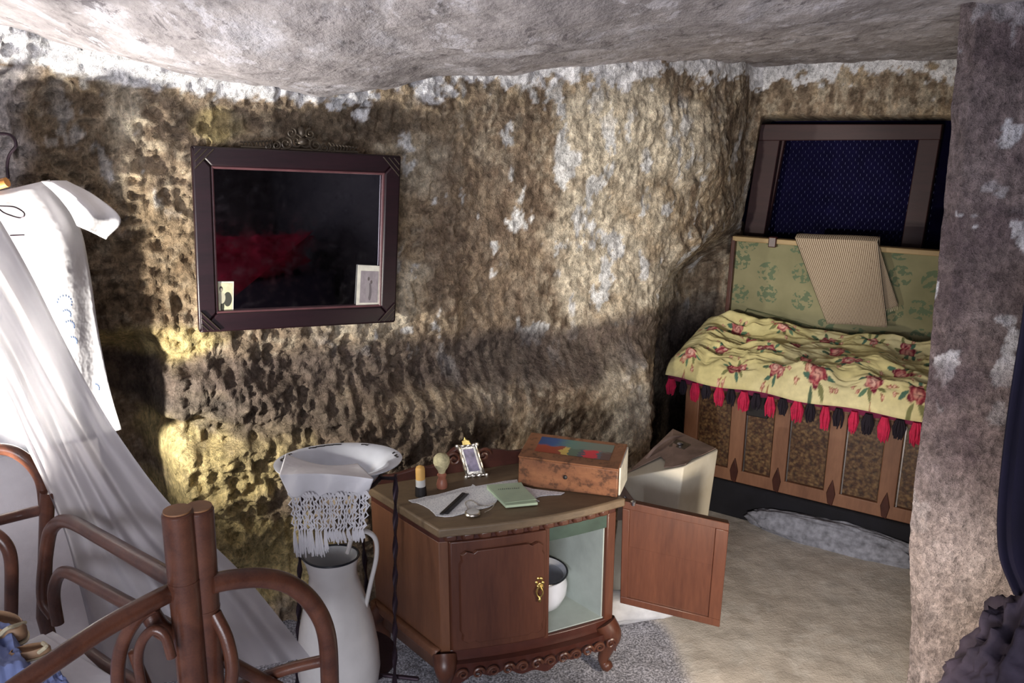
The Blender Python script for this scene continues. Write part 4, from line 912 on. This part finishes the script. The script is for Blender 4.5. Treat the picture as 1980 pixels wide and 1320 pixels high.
pole('arch_rail', [at(352, 1134, 1.17), at(290, 1165, 1.11), at(200, 1215, 1.05), at(110, 1275, .99), at(10, 1345, .93), at(-60, 1410, .88)], .0155)
pole('arch_rail', [at(410, 1128, 1.17), at(450, 1120, 1.19), at(510, 1117, 1.22), at(565, 1132, 1.25), at(608, 1172, 1.27), at(632, 1230, 1.28), at(638, 1330, 1.29), at(638, 1420, 1.30)], .0170)
pole('ring', [at(300, 1170, 1.12), at(265, 1195, 1.12), at(235, 1250, 1.12), at(228, 1310, 1.12), at(238, 1370, 1.12), at(280, 1420, 1.12), at(350, 1440, 1.13), at(420, 1400, 1.14), at(448, 1310, 1.15), at(440, 1240, 1.16), at(415, 1185, 1.17)], .0112)
pole('ring', [at(332, 1270, 1.10), at(318, 1228, 1.10), at(295, 1218, 1.10), at(272, 1245, 1.10), at(268, 1290, 1.11), at(285, 1350, 1.11), at(330, 1370, 1.12)], .0080)
pole('curl', [at(257, 1255, 1.13), at(268, 1290, 1.13), at(285, 1330, 1.13), at(300, 1380, 1.13)], [.004]+[.009]*30)
pole('curl', [at(290, 1185, 1.14), at(312, 1215, 1.14), at(345, 1228, 1.16), at(385, 1218, 1.17)], .016)
pole('side_rail', [at(105, 1190, 1.66), at(84, 1150, 1.67), at(92, 1050, 1.68), at(105, 1016, 1.67), at(135, 1008, 1.62), at(200, 1042, 1.48), at(270, 1082, 1.33), at(345, 1125, 1.20)], .0155)
pole('side_rail', [at(112, 1205, 1.62), at(104, 1150, 1.62), at(112, 1115, 1.60), at(130, 1106, 1.56), at(180, 1130, 1.46), at(235, 1160, 1.36), at(290, 1190, 1.27), at(345, 1222, 1.20)], .0135)
pole('side_rail', [at(172, 1262, 1.42), at(215, 1292, 1.36), at(270, 1325, 1.29), at(340, 1370, 1.20)], .0135)
pole('cross_rail', [at(645, 1272, 1.29), at(560, 1292, 1.29), at(480, 1320, 1.28), at(420, 1345, 1.2)], .0110)
pole('cross_rail', [at(425, 1270, 1.19), at(480, 1300, 1.24), at(540, 1330, 1.28)], .0125)
p = at(88, 960, 1.72); f_ = Vector((p.x-.01, p.y, 0)); m = MB(); m.tube([at(92, 950, 1.74), at(84, 1190, 1.74), f_], .0165, 14); m.build('head_post', M['rattan'], bed)
pole('head_rail', [at(88, 984, 1.74), at(40, 995, 1.74), at(-60, 1020, 1.68)], .0130)
pole('head_arch', [at(88, 985, 1.75), at(78, 925, 1.75), at(45, 884, 1.74), at(0, 868, 1.73), at(-80, 880, 1.7)], .0140)
pole('head_loop', [at(20, 1240, 1.6), at(22, 1150, 1.6), at(20, 1075, 1.6), at(0, 1040, 1.6), at(-30, 1030, 1.6), at(-60, 1080, 1.6)], .0140)
# mattress with sheet
MZ = .60; MA = atz(352, 1345, MZ); MA.z = 0; MB0 = atz(98, 1196, MZ); MB0.z = 0; bd = (MB0-MA).normalized(); bn = Vector((-bd.y, bd.x, 0)); bn = bn if bn.x < 0 else -bn
def mm(a, b, z): return MA+bd*a+bn*b+UP*z
m = MB(); n1, n2 = 50, 50; ML = (MB0-MA).length; g = [(i/(n1-1)*ML, j/(n2-1)*.85) for j in range(n2) for i in range(n1)]; G = np.array([(a, b, 0) for a, b in g]); hz = (fbm(G, 4, 3, 301)-.5)*.04
rows = [[mm(g[j*n1+i][0], g[j*n1+i][1], MZ+hz[j*n1+i]-.05*max(0, 1-min(g[j*n1+i][0], g[j*n1+i][1], ML-g[j*n1+i][0])/.03)) for i in range(n1)] for j in range(n2)]
m.grid(rows); m.box((.0, 0, .44), (ML, .85, MZ-.03), mm); o = m.build('mattress', M['white_cloth']); tag(o, 'white sheeted mattress lying on the rattan bed', 'mattress')
def clothpatch(name, px, z, mat, lab, cat, amp=.02, seed=0, th=.006, n=36):
    c_ = [atz(x, y, z) for x, y in px]; m = MB(); Gd = np.array([(i/(n-1), j/(n-1), 0) for j in range(n) for i in range(n)]); h_ = fbm(Gd, 4, 3, seed, .5, True)
    def f(u, v, h): q_ = (c_[3]*(1-u)+c_[2]*u)*(1-v)+(c_[0]*(1-u)+c_[1]*u)*v; e = min(u, 1-u, v, 1-v)*8; return q_+UP*(h*amp*min(1, e)+.004)
    m.grid([[f(i/(n-1), j/(n-1), h_[j*n+i]) for i in range(n)] for j in range(n)]); o = m.build(name, mat, solid=th); return tag(o, lab, cat)
clothpatch('blue_cloth', [(-90, 1190), (40, 1245), (75, 1330), (-120, 1400)], MZ+.01, M['blue_cloth'], 'crumpled blue cloth lying on the mattress by the shoes', 'cloth', .05, 401)
clothpatch('blue_cloth', [(60, 1305), (105, 1298), (160, 1360), (40, 1380)], MZ+.01, M['blue_cloth'], 'end of a blue cloth under the curved footboard pole', 'cloth', .03, 402)
# espadrille-like shoes / bundled leather
def shoe(px, z, r, rot, lab, mat):
    c_ = atz(px[0], px[1], z); s_ = thing('slipper', c_, lab, 'slipper'); R_ = Matrix.Rotation(rot, 3, 'Z')
    m = MB(); m.lathe([(0, 0), (.8, 0), (1, .25), (1.0, .55), (.86, .9), (.80, .92), (.90, .5), (.85, .3), (0, .22)], c_, 30, R_ @ Matrix.Diagonal((r, r*.46, r*.55))); m.build('upper', M['leather_tan'], s_)
    m = MB(); m.lathe([(0, -.08), (1.02, -.06), (1.05, .06), (.9, .1)], c_, 30, R_ @ Matrix.Diagonal((r, r*.48, r*.5))); m.build('sole', M['cream_cloth'], s_)
    m = MB(); m.tube(cr([c_+R_ @ Vector((r*.5, -r*.4, r*.35)), c_+R_ @ Vector((r*.9, -.02, r*.7)), c_+R_ @ Vector((r*.6, r*.35, r*.4))], 6), .004, 7); m.build('strap', M['cream_cloth'], s_)
shoe((10, 1225), MZ+.035, .062, -.5, 'tan leather slipper with cream sole at the left frame edge', M['leather_tan'])
shoe((58, 1268), MZ+.035, .036, .4, 'small tan slipper half hidden behind the curved footboard pole', M['leather_tan'])
# ---------------------------------------------------------------- bed net
Lb = [(-330, 250), (-200, 420), (-90, 600), (0, 752), (45, 850), (88, 940), (125, 1030), (150, 1120), (175, 1220), (200, 1340)]
Rb = [(-160, 180), (-60, 330), (0, 425), (60, 530), (115, 640), (170, 745), (235, 850), (330, 975), (470, 1110), (600, 1270)]
Yl = [1.56, 1.58, 1.60, 1.60, 1.64, 1.69, 1.70, 1.66, 1.56, 1.48]; Yr = [1.60, 1.60, 1.60, 1.60, 1.60, 1.58, 1.56, 1.52, 1.48, 1.44]
def c2(pts, n=9): return [(p.x, p.y) for p in cr([(a, b, 0) for a, b in pts], n)]
LL, RR = c2(Lb), c2(Rb); yl = [p[0] for p in c2([(a, 0) for a in Yl])]; yr = [p[0] for p in c2([(a, 0) for a in Yr])]
m = MB(); rows = []; NW = 90
for j in range(len(LL)):
    row = []; t_ = j/(len(LL)-1)
    for i in range(NW):
        u = i/(NW-1); px = LL[j][0]*(1-u)+RR[j][0]*u; py = LL[j][1]*(1-u)+RR[j][1]*u
        y_ = yl[j]*(1-u)+yr[j]*u+(.018*math.sin(u*19+t_*1.5)+.010*math.sin(u*37+2-t_*3)+.02*math.sin(u*9+1))*(.35+.65*min(1, t_*1.5))
        row.append(at(px, py, y_))
    rows.append(row)
m.grid(rows); o = m.build('bed_net', M['net'], angle=180); tag(o, 'sheer white bed net falling in folds behind the rattan rails', 'net')
# ---------------------------------------------------------------- nightshirt on a hanger
hg = thing('clothes_hanger', at(15, 345, 2.02), 'metal hook hanger with a wooden bar at the left edge', 'hanger')
m = MB(); m.tube(cr([at(-20, 262, 2.02), at(0, 258, 2.02), at(22, 262, 2.02), at(31, 280, 2.02), at(18, 300, 2.02), at(14, 322, 2.02), at(16, 345, 2.02)], 8), .0038, 8); m.build('hook', M['iron'], hg)
m = MB(); m.tube([at(-90, 380, 2.01), at(14, 352, 2.01)], .012, 12); m.build('bar', M['orange_wood'], hg)
ns = thing('nightshirt', at(60, 350, 1.97), 'white embroidered nightshirt hanging from the hook on the left wall', 'nightshirt')
def clothgrid(rowsL, rowsR, yf, name, mat, nx=40, n=8, fold=.015, fr=14, thick=.004):
    A_, B2 = c2(rowsL, n), c2(rowsR, n); m = MB(); rws = []
    for j in range(len(A_)):
        t_ = j/(len(A_)-1); row = []
        for i in range(nx):
            u = i/(nx-1); px = A_[j][0]*(1-u)+B2[j][0]*u; py = A_[j][1]*(1-u)+B2[j][1]*u
            row.append(at(px, py, yf(u, t_)+fold*math.sin(u*fr+t_*2)*min(1, t_*3+.15)-.035*math.sin(u*PI)))
        rws.append(row)
    m.grid(rws); return m.build(name, mat, ns, solid=thick)
clothgrid([(-70, 385), (-70, 470), (-70, 560), (-70, 660), (-70, 760), (-70, 900)], [(95, 348), (150, 430), (172, 520), (190, 640), (212, 750), (235, 830)], lambda u, t: 2.02+.12*u+.0*t, 'body', M['white_cloth'], fold=.018, fr=13)
clothgrid([(80, 350), (110, 378), (135, 408), (150, 436)], [(128, 350), (185, 380), (233, 424), (204, 462)], lambda u, t: 2.10+.08*u, 'sleeve', M['white_cloth'], nx=24, fold=.012, fr=9)
m = MB()
for (cx, cy, n_, r_) in ((125, 585, 9, 14), (128, 608, 7, 9), (134, 630, 7, 10), (140, 660, 6, 9), (60, 690, 0, 8), (184, 750, 5, 8)):
    for k in range(n_):
        a_ = -.3+k*.42; p = at(cx+r_*math.cos(a_), cy-r_*math.sin(a_), 2.035); m.ball(p, (.0022, .002, .0036), 6)
o = m.build('eyelet_embroidery', simple('eyelets', (.03, .05, .10), .9), ns); o['kind'] = 'stuff'
m = MB(); m.tube(cr([at(0, 398, 1.985), at(28, 400, 1.985), at(47, 412, 1.985), at(40, 421, 1.985), at(10, 412, 1.985), at(-6, 400, 1.985)], 6), .0018, 6); m.build('neck_cord', M['iron'], ns); m = MB(); m.tube([at(20, 455, 1.985), at(47, 454, 1.985)], .002, 6); m.build('placket_pin', M['iron'], ns)
# ---------------------------------------------------------------- right edge: dark curtain and heaped cloth
m = MB(); rows = []
TX = [1985, 1978, 1965, 1950, 1938, 1930, 1935, 1962]; TY = [560, 620, 700, 800, 900, 1000, 1080, 1150]
q_ = c2(list(zip(TX, TY)), 6)
for x, y in q_: rows.append([at(x+180*i/14, y, 1.62+.012*math.sin(i*1.9)) for i in range(15)])
m.grid(rows); o = m.build('dark_backdrop', M['navy'], solid=.006); tag(o, 'very dark blue sheet filling the dark gap beside the pier at the right edge', 'backdrop')  # plain dark sheet filling the dark gap beside the pier
rock_block('dark_bundle', at(2010, 1330, 1.62), (.22, .13, .24), 'dark purple crumpled cloth bundle at the lower right corner', 'bundle', M['dark_cloth'], 9, .9, .35, .4, .55)
# ---------------------------------------------------------------- behind the viewer, seen only in the mirror
tag(MB().box((1.05, -1.45, .25), (2.3, -.75, .62)).build('low_bench', M['dark_cloth'], bevel=.03), 'dark low bench reflected in the wall mirror', 'bench')
rock_block('red_blanket', (1.55, -1.0, .84), (.52, .30, .20), 'heaped red blanket seen only as a reflection in the wall mirror', 'blanket', M['red_cloth'], 12, .8, .5, 0, .4)
for o in bpy.data.objects:
    n = o.name.split('.')[0]
    g = {'photo_print': 'photographs tucked in the mirror frame', 'slipper': 'tan slippers on the bed', 'blue_cloth': 'blue cloths on the mattress'}.get(n)
    if g and o.parent is None: o['group'] = g
